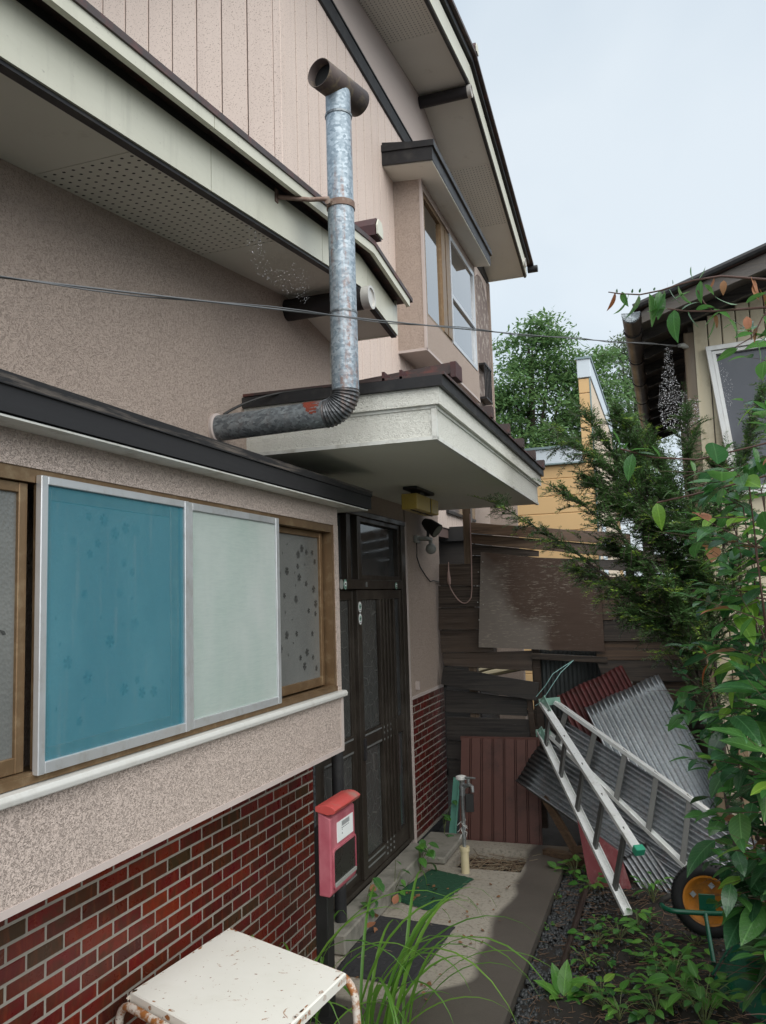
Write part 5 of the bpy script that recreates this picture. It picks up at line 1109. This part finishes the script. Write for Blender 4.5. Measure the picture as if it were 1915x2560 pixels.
# lower twigs of the same kind reaching across the yew
for pts, ls in (([(.55, 3.0, 2.32), (.3, 3.0, 2.27), (.12, 3.0, 2.24), (-.02, 3.0, 2.26), (-.13, 3.0, 2.30)], ((-.13, 2.31, -.3, 1, .07), (-.12, 2.30, .4, .6, .03), (-.10, 2.29, .9, .2, .08), (-.09, 2.28, -.3, -1, .10), (-.08, 2.28, 1, -.1, .07), (.0, 2.26, -.3, 1, .05), (.1, 2.24, .3, -1, .05), (.2, 2.25, .5, .6, .06), (.3, 2.27, .2, -1, .07), (.36, 2.28, .3, .8, .07), (.42, 2.29, -.3, -1, .08), (.25, 2.26, -.5, -.9, .06))),
               ([(.55, 3.0, 2.22), (.3, 3.0, 2.16), (.1, 3.0, 2.12), (-.02, 3.0, 2.10)], ((-.02, 2.10, .1, -1, .09, 'leaf_lime'), (.0, 2.11, .6, .8, .05), (.05, 2.115, .2, .9, .06), (.1, 2.12, -.4, -1, .06), (.2, 2.14, -.5, -.8, .07), (.28, 2.16, .4, -.9, .08), (.36, 2.18, .3, .9, .07), (.33, 2.17, -.4, .8, .06), (.42, 2.19, .2, -1, .08)))):
    b = MB(); b.tube(pts, .0032, 6); b.build('twig', 'bark_red', SHR, True)
    for a in ls: leaf_obj(SHR, LEAVES, 'b', a[5] if len(a) > 5 else 'leaf', (a[0], 3.0, a[1]), (a[2], random.uniform(-.4, .1), a[3]), a[4], random.uniform(-.6, .6))
# yew
YW = thing('yew', 'dark yew with drooping needle sprays spreading left over the fence', 'conifer', (.25, 5.1, -.05))
br = MB(); nd = [[], [], []]; NV = np.array([(-.35, 0, 0), (-.5, .6, .02), (0, 1, 0), (.5, .6, .02)], float)*np.array((.23, 1, 1))
ntot = [0]; NB = {'needle': [], 'needle_lime': []}
def spray(p, d, ln, lime=False, dens=1.):
    n = 8; P = [Vector(p)]; dd = Vector(d).normalized()
    for i in range(n): dd = (dd+rv(.09)+Vector((0, 0, -.035))).normalized(); P.append(P[-1]+dd*ln/n)
    br.tube(P[::2], [.0022, .0018, .0014, .001, .0006], 3, False)
    cnt = int(ln/.0042*dens)
    for k in range(cnt):
        t = k/cnt*n; i = min(int(t), n-1); q = P[i].lerp(P[i+1], t-i); ax = (P[i+1]-P[i]).normalized(); sd = ax.cross(Vector((0, 0, 1)))
        sd = sd.normalized() if sd.length > .05 else Vector((1, 0, 0)); sg = 1 if k % 2 else -1
        nd_ = (sd*sg+ax*.42+Vector((0, 0, random.uniform(-.15, .6)))+rv(.2)).normalized()
        m = np.array(basis(nd_, roll=random.uniform(-.8, .8))); L_ = random.uniform(.023, .034)*(1-.45*(k/cnt)**3)
        NB['needle_lime' if lime and k/cnt > .35 else 'needle'].append(NV@m.T*L_+np.array(q))
    return P
def limb(pts, r, nsp, lsp, lime=.05, droop=.0, t0=.2, sub=3):
    lime *= 1.6
    P = []; nsp = int(nsp*1.7)
    for a in range(len(pts)-1):
        for i in range(6): P.append(Vector(pts[a]).lerp(Vector(pts[a+1]), i/6)+rv(.006))
    P.append(Vector(pts[-1])); n = len(P)-1
    br.tube(P, [max(.0025, .6*r*(1-.85*i/n)) for i in range(n+1)], 6)
    for k in range(nsp):
        t = t0+(1-t0)*k/max(1, nsp-1); i = min(int(t*n), n-1); q = P[i].lerp(P[i+1], t*n-i); ax = (P[min(i+2, n)]-P[i]).normalized()
        for c in range(sub):
            sd = ax.cross(Vector((0, 0, 1))).normalized()*(1 if (k+c) % 2 else -1)
            d = (ax*random.uniform(.5, 1.1)+sd*random.uniform(.2, .9)+Vector((0, 0, random.uniform(-.55, .55)-droop))+rv(.35)).normalized()
            l = lsp*random.uniform(.65, 1.35)*(1-.45*t); Q = spray(q, d, l, random.random() < lime)
            for s_ in (2, 4, 6):
                if random.random() < .75: spray(Q[s_], ((Q[s_+1]-Q[s_]).normalized()+rv(.8)).normalized(), l*random.uniform(.35, .6), random.random() < lime)
    spray(P[-1], (P[-1]-P[-3]), lsp*.9, random.random() < lime)
base = (.30, 5.2, -.05)
for pts, r, n, l, li in (([base, (.22, 5.15, .9), (.064, 5.0, 1.45), (-.155, 5.0, 1.71), (-.42, 5.0, 1.96), (-.66, 4.95, 2.14), (-.93, 4.9, 2.33)], .03, 18, .24, .12),
    ([(.15, 5.1, 1.2), (-.02, 5.0, 1.62), (-.25, 5.05, 1.80), (-.50, 5.0, 1.92)], .018, 15, .24, .14), ([(.064, 5.0, 1.45), (-.08, 4.95, 1.85), (-.22, 4.9, 2.1), (-.4, 4.85, 2.27), (-.56, 4.8, 2.38)], .016, 12, .2, .05),
    ([(.25, 5.2, .8), (.12, 5.2, 1.7), (-.05, 5.15, 2.25), (-.22, 5.1, 2.55), (-.40, 5.05, 2.84)], .02, 20, .25, .05), ([(-.02, 5.1, 2.1), (-.2, 5.0, 2.4), (-.36, 4.95, 2.58), (-.53, 4.9, 2.72)], .014, 13, .24, .03), ([(-.05, 5.15, 2.25), (-.15, 5.1, 2.62), (-.22, 5.05, 2.85)], .012, 12, .2, .04),
    ([(-.1, 5.0, 2.15), (-.27, 4.95, 2.32), (-.40, 4.9, 2.45)], .012, 11, .2, .02), ([(.25, 5.2, .8), (.2, 5.2, 1.8), (.16, 5.2, 2.4), (.17, 5.2, 2.85)], .02, 20, .22, .03), ([(.16, 5.2, 2.2), (.02, 5.2, 2.5), (-.06, 5.2, 2.68)], .012, 14, .24, .03),
    ([(.25, 5.2, 1.7), (.36, 5.15, 2.2), (.46, 5.1, 2.55), (.58, 5.1, 2.9)], .014, 17, .22, .03), ([(.2, 5.2, 1.3), (.3, 5.0, 1.7), (.38, 4.9, 1.95)], .012, 14, .22, .1), ([(.15, 5.1, 1.2), (.1, 4.9, 1.55), (.0, 4.8, 1.8)], .012, 15, .22, .12),
    ([(.3, 5.2, .9), (.42, 5.0, 1.3), (.5, 4.9, 1.6)], .012, 14, .22, .02), ([(.064, 5.0, 1.45), (-.1, 4.95, 1.62), (-.22, 4.9, 1.66)], .012, 12, .2, .1), ([(.2, 5.2, 1.9), (.1, 5.0, 2.1), (-.05, 4.95, 2.2)], .012, 15, .24, .05), ([(.1, 5.1, 1.6), (-.1, 5.1, 1.9), (-.3, 5.1, 2.05)], .012, 15, .24, .05), ([(.2, 5.2, 1.7), (.08, 5.1, 1.95), (-.08, 5.1, 2.1)], .01, 14, .24, .12), ([(.2, 5.2, 1.9), (.1, 5.15, 2.2), (-.02, 5.1, 2.4)], .01, 14, .24, .05), ([(.2, 5.2, 1.5), (.05, 5.05, 1.75), (-.15, 5.0, 1.85)], .01, 14, .22, .15), ([(.22, 5.15, 1.4), (.2, 5.0, 1.8), (.15, 4.95, 2.1)], .01, 15, .24, .1), ([(.24, 5.2, 1.9), (.28, 5.1, 2.25), (.33, 5.05, 2.5)], .01, 14, .22, .03), ([(.1, 5.1, 1.9), (-.1, 5.05, 2.2), (-.27, 5.0, 2.3)], .01, 13, .24, .05)):
    limb(pts, r, n, l, li)
br.build('branch', 'bark', YW, True)
for m, ls in NB.items():
    V = np.concatenate(ls); F = (np.arange(len(ls))[:, None]*4+np.arange(4)[None]); U = np.tile(np.array([(.5, 0), (.2, .7), (.5, 1), (.8, .7)]), (len(ls), 1))
    o = link('needles', mesh_np('needles', V, F, m, U), YW); o.location = -wl(YW); o['kind'] = 'stuff'
# distant trees
def tree(nm, lab, base, H_, crowns, n, size, mat, seed, lean=0, dens=1.):
    rr = np.random.default_rng(seed); random.seed(seed); B = Vector(base); T = thing(nm, lab, 'tree', base, 'trees behind the houses')
    tk = MB(); tk.tube([B, B+Vector((.1, 0, H_*.3)), B+Vector((lean*.5, 0, H_*.6)), B+Vector((lean, 0, H_*.9))], [.2, .16, .1, .03], 8)
    V = []
    for cx, cy, cz, rx, rz in crowns:
        c = B+Vector((cx, cy, cz)); s0 = B+Vector((lean*.4, 0, max(.4*H_, cz*.62)))
        Pb = bez(s0, (s0+c)/2+Vector((0, 0, -.3)), c, 5); tk.tube(Pb, [.07, .06, .05, .04, .03, .015], 6)
        m = max(7, int(rx*rz*21)); 
        for k in range(m):
            u = rr.normal(size=3); u /= np.linalg.norm(u); rad = rr.uniform(.45, 1)**.6; q = np.array(c)+u*rad*np.array((rx, rx, rz)); 
            if rr.random() < .25: tk.tube([c+Vector(u)*.2, Vector(q)], [.018, .006], 4, False)
            cnt = int(n*dens*rr.uniform(.6, 1.3)); off = rr.normal(size=(cnt, 3))*np.array((.30, .30, .11)); off[:, 2] -= .25*(off[:, 0]**2+off[:, 1]**2)
            ctr = q+off; a = rr.uniform(0, 6.28, cnt); tilt = rr.normal(0, .45, (cnt, 2)); L_ = size*rr.uniform(.6, 1.3, cnt)
            dx = np.stack([np.cos(a), np.sin(a), tilt[:, 0]-.25], -1)*L_[:, None]; dy = np.stack([-np.sin(a), np.cos(a), tilt[:, 1]], -1)*(L_*.42)[:, None]
            V.append(np.stack([ctr-dx*.5, ctr+dy*.5, ctr+dx*.5, ctr-dy*.5], 1).reshape(-1, 3))
    V = np.concatenate(V); F = np.arange(len(V)).reshape(-1, 4); o = link('crown', mesh_np('crown', V, F, mat), T); o.location = -wl(T)
    tk.build('trunk', 'bark', T, True); return T
tree('broadleaf_tree', 'tall fresh green tree seen left between the house and the yellow house', (-3.2, 22, -.1), 9.5, [(.1, 0, 9.0, .55, .55), (-.25, .2, 8.5, .75, .55), (.55, 0, 8.3, .6, .5), (-.5, 0, 7.7, .9, .6), (.35, .3, 7.5, .9, .6), (1.0, 0, 7.9, .5, .5), (-.8, 0, 6.7, .9, .6), (.1, -.3, 6.6, 1., .6), (.9, 0, 6.7, .8, .6), (-.5, -.5, 5.7, 1.0, .6), (.5, -.5, 5.6, 1.0, .6), (-.9, -.3, 5.0, .9, .6), (.2, -.8, 4.8, 1.0, .6), (1.2, 0, 5.6, .7, .6), (-1.2, 0, 7.2, .6, .5), (-1.2, 0, 5.9, .7, .5), (1.15, 0, 7.1, .6, .5)], 170, .135, 'tree_leaf', 11)
tree('broadleaf_tree', 'shorter fresh green tree right of the tall one behind the white parapet', (-1.55, 22.5, -.1), 8.5, [(.0, 0, 8.1, .5, .45), (-.3, 0, 7.5, .6, .5), (.35, 0, 7.3, .6, .5), (.0, 0, 6.7, .8, .5), (.6, 0, 6.3, .6, .5), (-.4, 0, 6.1, .7, .5), (.3, 0, 5.7, .8, .5), (.6, 0, 5.1, .7, .5), (-.2, 0, 5.2, .7, .5), (.2, 0, 4.5, .8, .5)], 160, .13, 'tree_leaf', 12)
tree('broadleaf_tree', 'thin pale grey green tree nearest the shed gutter', (-.6, 26, -.1), 9.8, [(-.35, 0, 9.2, .5, .45), (.1, 0, 8.7, .5, .5), (-.3, 0, 8.2, .6, .5), (.3, 0, 7.8, .6, .5), (-.15, 0, 7.2, .8, .6), (.45, 0, 6.8, .6, .6), (.0, 0, 6.2, .8, .6), (.4, 0, 5.5, .8, .6), (-.3, 0, 5.3, .8, .6), (.3, 0, 4.6, .9, .6), (.1, 0, 9.5, .35, .35)], 190, .115, 'tree_leaf_pale', 13)
random.seed(21)
# ------------------------------------------------------------------ weeds in the soil bed
WG = 'weeds in the soil bed'
def weed(lab, x, y, n, size, bases, key, mats, h=.06, spread=.08, stem=True, nm='weed', g=WG, z=-.05, up=.5):
    w = thing(nm, lab, 'weed', (x, y, z), g); b = MB()
    for k in range(n):
        a = k*2.4+random.uniform(-.4, .4); rad = spread*math.sqrt((k+.5)/n); p = Vector((x+rad*math.cos(a), y+rad*math.sin(a), z+h*random.uniform(.35, 1)))
        if stem: b.tube(bez((x, y, z), ((x+p.x)/2, (y+p.y)/2, p.z), p, 3), .0014, 4, False)
        leaf_obj(w, bases, key, random.choice(mats), p, (math.cos(a)+random.uniform(-.4, .4), math.sin(a)+random.uniform(-.4, .4), up*random.uniform(-.2, 1)), size*random.uniform(.7, 1.2), random.uniform(-.4, .4))
    if stem: b.build('stem', 'twig_green', w)
MW = ['weed', 'weed', 'weed_dark']
RO = thing('weed', 'big toothed rosette weed nearest the path edge', 'weed', (-.575, 4.0, -.05), WG); RB = [leaf_base(8, .5, .3, .12, 0, .022), leaf_base(8, .46, .22, .16, 0, .02)]
for a_, e_, l_ in ((185, 40, .13), (120, 62, .14), (75, 70, .15), (35, 45, .14), (0, 28, .12), (-50, 15, .13), (-110, 30, .11), (150, 20, .10)):
    leaf_obj(RO, RB, 'r', 'weed', (-.575+.012*math.cos(R(a_)), 4.0+.012*math.sin(R(a_)), -.045), (math.cos(R(a_)), math.sin(R(a_)), math.tan(R(e_))), l_, random.uniform(-.3, .3))
for lab, x, y, n, s_, bs, k, h, sp in (('spreading round leaved weed in front of the iron pipe', -.467, 4.62, 16, .05, ROUND, 'o', .08, .13), ('small clump of oval leaves beside the lower end of the iron pipe', -.498, 4.36, 15, .045, LEAVES, 'b', .07, .07),
    ('upright weed with pointed leaves left of the wheelbarrow', -.27, 4.85, 12, .07, LEAVES, 'b', .14, .08), ('low leafy weed just left of the wheelbarrow tube', -.183, 4.62, 16, .06, LEAVES, 'b', .07, .11), ('broad dark clump in front of the wheelbarrow tray', -.09, 4.30, 20, .08, LEAVES, 'b', .1, .12),
    ('yellow green sprout near the bottom edge of the bed', -.396, 3.96, 10, .07, LEAVES, 'b', .1, .06), ('tiny star shaped sprout in the middle of the bare soil', -.292, 4.19, 7, .055, LONG, 'l', .05, .03), ('weed under the wheelbarrow frame tube', -.06, 4.55, 9, .06, LEAVES, 'b', .06, .08),
    ('round leaved weed at the far corner of the path', -.684, 5.62, 18, .055, ROUND, 'o', .11, .09), ('weed beside the ladder end near the path corner', -.56, 5.42, 16, .055, ROUND, 'o', .09, .10), ('ferny weed at the foot of the corrugated sheets', -.2, 5.3, 16, .07, LONG, 'l', .15, .09),
    ('tiny two leaved seedling by the path edge', -.74, 4.78, 4, .035, ROUND, 'o', .03, .03), ('leafy weed at the bottom right of the bed', -.05, 4.03, 18, .08, LEAVES, 'b', .12, .14), ('nettle like weed at the bottom edge of the picture', -.316, 3.86, 16, .075, LEAVES, 'b', .12, .1), ('dense weed next to the nettle like one', -.166, 3.95, 18, .075, LEAVES, 'b', .11, .12),
    ('little sprout between the two low clumps', -.40, 4.38, 6, .035, ROUND, 'o', .04, .03), ('sprig growing against the path edge', -.752, 5.2, 6, .03, ROUND, 'o', .05, .03), ('leaf pair leaning over the path edge', -.79, 5.62, 5, .06, ROUND, 'o', .06, .04), ('weed behind the rosette with glossy leaves', -.36, 4.72, 14, .05, ROUND, 'o', .09, .1), ('seedling in the open soil beside the ladder foot', -.45, 4.95, 5, .03, ROUND, 'o', .03, .03),
    ('tall leafy weed in the bottom right corner of the bed', .03, 3.9, 20, .09, LEAVES, 'b', .2, .14), ('ground hugging round leaved patch right of the bare soil', -.16, 4.45, 18, .05, ROUND, 'o', .05, .13), ('bushy weed under the wheel of the barrow', .02, 4.72, 12, .06, LEAVES, 'b', .08, .09),
    ('spindly weed with narrow leaves in front of the broad dark clump', -.17, 4.12, 14, .06, LONG, 'l', .13, .08), ('pale round leaved weed right of the rosette', -.46, 4.06, 10, .045, ROUND, 'o', .06, .07), ('weed in the shade below the barrow tray', .08, 4.12, 14, .075, LEAVES, 'b', .1, .1), ('thin weed standing between the pipe and the ladder foot', -.5, 4.8, 8, .045, LONG, 'l', .07, .05),
    ('leafy weed right of the ladder foot', -.22, 5.0, 7, .045, LEAVES, 'b', .05, .06)):
    weed(lab, x, y, n, s_, bs, k, ['leaf_lime', 'weed'] if 'yellow' in lab else MW, h, sp)
for lab, x, y, z, n, s_ in (('creeper with heart shaped leaves on the step beside the door frame', -1.67, 5.33, .06, 13, .085), ('small creeper on the step behind the green doormat', -1.69, 4.86, .08, 8, .065), ('creeper with curled brown leaves by the black doormat', -1.72, 4.42, .04, 6, .075), ('heart leaved creeper at the end of the tiled wall', -1.70, 6.06, .09, 5, .08)):
    w = thing('creeper', lab, 'creeper', (x, y, 0), 'creepers along the doorstep'); b = MB()
    for k in range(n):
        p = Vector((x+random.uniform(-.0, .10), y+random.uniform(-.11, .11), z+random.uniform(-.04, .2))); b.tube(bez((x+.02, y, .0), (x+.03, y, p.z*.7), p, 4), .0018, 4, False)
        leaf_obj(w, ROUND, 'o', random.choice(['weed', 'weed_dark']), p, (random.uniform(.2, 1), random.uniform(-1, .5), random.uniform(-.7, .2)), s_*random.uniform(.7, 1.1), random.uniform(-.5, .5))
    if 'brown' in lab:
        for k in range(7): leaf_obj(w, ROUND, 'o', 'leaf_dry', (x+random.uniform(-.05, .12), y+random.uniform(-.2, .25), .02+random.uniform(0, .08)), rv(1), .06, random.uniform(-1, 1))
    b.build('stem', 'twig_green', w)
# tall arching grass beside the stool
def blade_mesh(b, base, d, ln, w, up):
    P = []; p = Vector(base); h = Vector((d[0], d[1], 0)).normalized(); n = 12; ang = R(up)
    for i in range(n+1):
        P.append(p.copy()); t = i/n; ang -= R(up+62)/n*(.35+1.3*t); p = p+(h*math.cos(ang)+Vector((0, 0, math.sin(ang))))*ln/n
    sd = Vector((-h.y, h.x, 0)); v = []; f = []; uv = []
    for i, q in enumerate(P):
        t = i/n; hw = w/2*min(1, .55+t*1.5)*(1-t**2.2); v += [q-sd*hw+Vector((0, 0, hw*.35)), q, q+sd*hw+Vector((0, 0, hw*.35))]; uv += [(0, t), (.5, t), (1, t)]
    for i in range(n): a = i*3; f += [(a, a+1, a+4, a+3), (a+1, a+2, a+5, a+4)]
    return v, f, uv
def grass(lab, x, y, blades, spread, seed):
    random.seed(seed); g = thing('grass_clump', lab, 'grass clump', (x, y, 0), 'arching grass by the stool')
    for k in range(len(blades)):
        a, ln, up, w = blades[k]; v, f, uv = blade_mesh(None, (x+random.uniform(-spread, spread), y+random.uniform(-spread, spread), 0), (math.cos(R(a)), math.sin(R(a))), ln, w, up)
        o = link('blade', mesh_np('blade', v, f, 'blade', uv, True), g); o.location = -wl(g)
rb = random.Random(5)
grass('clump of arching grass blades between the stool and the black mat', -1.22, 3.36, [(rb.uniform(-60, 110), rb.uniform(.6, 1.15), rb.uniform(66, 88), rb.uniform(.014, .022)) for _ in range(21)]+[(rb.uniform(0, 360), rb.uniform(.3, .7), rb.uniform(50, 85), .014) for _ in range(10)], .1, 31)
grass('tall upright grass blades in front of the mailbox post', -1.56, 3.28, [(160, .80, 86, .020), (185, .72, 80, .018), (20, 1.15, 84, .020), (-15, .95, 82, .018), (200, .55, 74, .015), (95, .75, 84, .017), (50, .95, 80, .018), (130, .6, 84, .015), (190, .5, 84, .015), (40, .7, 74, .015), (215, .7, 78, .016), (-40, .75, 76, .016), (5, .85, 86, .018), (230, .45, 70, .013), (75, .6, 70, .014)], .06, 32)
grass('short grass tuft at the foot of the tiled wall', -1.72, 3.1, [(rb.uniform(0, 360), rb.uniform(.22, .42), rb.uniform(65, 86), .010) for _ in range(9)], .08, 33)
random.seed(40)
weed('low green weed under the grass near the stool leg', -1.3, 3.05, 14, .06, LEAVES, 'b', MW, .12, .13, True, 'weed', 'weeds on the path', 0.)
# ------------------------------------------------------------------ litter on the ground
oc = np.array([(1, 0, 0), (-1, 0, 0), (0, 1, 0), (0, -1, 0), (0, 0, 1), (0, 0, -1)], float); of = np.array([(0, 2, 4), (2, 1, 4), (1, 3, 4), (3, 0, 4), (2, 0, 5), (1, 2, 5), (3, 1, 5), (0, 3, 5)])
n = 5200; xx = np.where(RNG.random(n) < .6, -.76+np.abs(RNG.normal(0, .16, n)), RNG.uniform(-.76, .7, n)); yy = RNG.uniform(3.2, 6.2, n); ss = RNG.uniform(.004, .019, n)*np.where(xx < -.55, 1.15, .8)
jit = 1+RNG.uniform(-.35, .35, (n, 6, 1)); th = RNG.uniform(0, 6.28, n); rot = np.zeros((n, 3, 3)); rot[:, 0, 0] = np.cos(th); rot[:, 0, 1] = -np.sin(th); rot[:, 1, 0] = np.sin(th); rot[:, 1, 1] = np.cos(th); rot[:, 2, 2] = .7
V = np.einsum('nij,nkj->nki', rot, oc[None]*jit)*ss[:, None, None]+np.stack([xx, yy, np.full(n, -.045)], -1)[:, None]
o = link('gravel', mesh_np('gravel', V.reshape(-1, 3), (of[None]+np.arange(n)[:, None, None]*6).reshape(-1, 3), 'gravel')); tag(o, 'dark bluish gravel scattered on the wet soil along the path', 'gravel', None, 'stuff')
def sticks(name, lab, n, xr, yr, z, lr, w, mat, zr=.02, dist=None):
    x = RNG.uniform(*xr, n); y = RNG.uniform(*yr, n); a = RNG.uniform(0, 6.28, n); l = RNG.uniform(*lr, n); zz = z+RNG.uniform(0, zr, n); tl = RNG.normal(0, .12, n)
    if dist: x = dist[0]+RNG.normal(0, dist[1], n)
    d = np.stack([np.cos(a), np.sin(a), tl], -1)*l[:, None]/2; s_ = np.stack([-np.sin(a), np.cos(a), np.zeros(n)], -1)*w; c = np.stack([x, y, zz], -1)+np.stack([0*x, 0*x, np.abs(tl)*l/2], -1); u = np.array((0, 0, w*1.2))
    V = np.stack([c-d-s_, c-d+s_, c-d+u, c+d-s_*.7, c+d+s_*.7, c+d+u], 1).reshape(-1, 3); F = np.array([(0, 3, 5, 2), (2, 5, 4, 1), (1, 4, 3, 0)])
    o = link(name, mesh_np(name, V, (F[None]+np.arange(n)[:, None, None]*6).reshape(-1, 4), mat)); tag(o, lab, name.replace('_', ' '), None, 'stuff')
sticks('needle_litter', 'reddish brown needle litter on the soil bed', 2200, (-.74, .6), (3.4, 6.0), -.044, (.02, .075), .0016, 'straw', .018)
sticks('dry_straw', 'dry straw and twigs in the drain pit', 130, (-1.46, -1.05), (5.53, 5.92), -.085, (.06, .3), .0016, 'straw_pale', .05); sticks('dry_twigs', 'brown twigs in the drain pit', 110, (-1.44, -1.05), (5.54, 5.92), -.085, (.05, .22), .0022, 'straw', .05)
sticks('path_straw', 'straw bits blown onto the concrete path', 46, (-1.65, -1.0), (4.0, 5.5), .006, (.02, .09), .001, 'straw_pale', .012)
n = 90; V = []; F = []; k = 0; c_ = Cloud()
for i in range(60): c_.add(random.choice(ROUND), (random.uniform(-1.66, -1.0), random.uniform(3.6, 5.5), .008), (random.uniform(-1, 1), random.uniform(-1, 1), random.uniform(-.1, .3)), random.uniform(.008, .03), random.uniform(-.6, .6))
for i in range(12): c_.add(random.choice(ROUND), (random.uniform(-1.62, -1.35), random.uniform(4.72, 5.1), .022), (random.uniform(-1, 1), random.uniform(-1, 1), .2), random.uniform(.015, .04), random.uniform(-.6, .6))
tag(c_.build('leaf_litter', 'dead_leaf', None), 'small dead brown leaves scattered on the path and green mat', 'leaf litter')
# ------------------------------------------------------------------ dewy spider webs
def web(lab, O, ux, uz, outline, hub, nsp, nring, drops, dr, seed, group='dewy spider webs', y_sag=.0):
    rr = random.Random(seed); O, ux, uz = Vector(O), Vector(ux), Vector(uz); w = thing('spider_web', lab, 'spider web', O, group); nn = ux.cross(uz).normalized()
    P2 = lambda a, c: O+ux*a+uz*c+nn*y_sag*math.sin(a*9+c*7)
    def inside(a, c):
        r = False; m = len(outline)
        for i in range(m):
            (x1, y1), (x2, y2) = outline[i], outline[(i+1) % m]
            if (y1 > c) != (y2 > c) and a < (x2-x1)*(c-y1)/(y2-y1)+x1: r = not r
        return r
    rmax = max(math.hypot(a-hub[0], c-hub[1]) for a, c in outline); th = MB(); D = []
    for k in range(nsp):
        a0 = 2*math.pi*k/nsp+rr.uniform(-.05, .05); r = 0
        while r < rmax and (inside(hub[0]+r*math.cos(a0), hub[1]+r*math.sin(a0)) or r < .01): r += .01
        if r > .02 and k % 2 == 0: th.tube([P2(*hub), P2(hub[0]+r*math.cos(a0), hub[1]+r*math.sin(a0))], .0003, 3, False)
    for q in range(2, nring):
        r = rmax*q/nring; m = max(8, int(2*math.pi*r/.0075*drops))
        for i in range(m):
            a0 = 2*math.pi*i/m; x_, z_ = hub[0]+r*math.cos(a0)+rr.gauss(0, .0035), hub[1]+r*math.sin(a0)+rr.gauss(0, .0035)
            if inside(x_, z_) and rr.random() < .5: D.append((P2(x_, z_), dr*rr.choice((.6, .8, 1, 1, 1.5))))
    for i in range(0, len(outline), 4):
        a, c = outline[i], outline[(i+1) % len(outline)]; th.tube([P2(*a), P2(*c)], .0002, 3, False)
    th.build('threads', 'web_thread', w)
    if D:
        pos = np.array([tuple(p) for p, r in D]); rad = np.array([r for p, r in D]); V = pos[:, None]+oc[None]*rad[:, None, None]
        o = link('dew_drops', mesh_np('dew_drops', V.reshape(-1, 3), (of[None]+np.arange(len(D))[:, None, None]*6).reshape(-1, 3), 'dew', smooth=True), w); o.location = -wl(w); o['kind'] = 'stuff'
web('dewy spider web slung under the perforated soffit beside the flue pipe', (-1.42, 2.62, 3.03), (0, 1, 0), (0, 0, 1), [(.05, .225), (.17, .25), (.16, .17), (.19, .11), (.27, .10), (.36, .13), (.44, .20), (.6, .21), (.6, .1), (.54, .05), (.34, .03), (.2, .03), (.12, .02), (.05, .06), (.02, .12)], (.24, .2), 18, 26, .8, .0013, 1)
web('dense dewy spider web hanging under the dark shed eaves', (.0, 5.62, 2.78), (1, .0, 0), (0, 0, 1), [(.08, .62), (.12, .6), (.13, .4), (.20, .26), (.26, .24), (.26, .1), (.14, .02), (.03, .07), (.01, .2), (.03, .36)], (.12, .26), 22, 40, 1.5, .0023, 2, y_sag=.02)
web('fine dewy web in front of the shed window', (.36, 5.66, 2.85), (1, 0, 0), (0, 0, 1), [(.02, .42), (.06, .40), (.12, .26), (.10, .12), (.06, .04), (.0, .18)], (.04, .24), 12, 24, .8, .0015, 4)
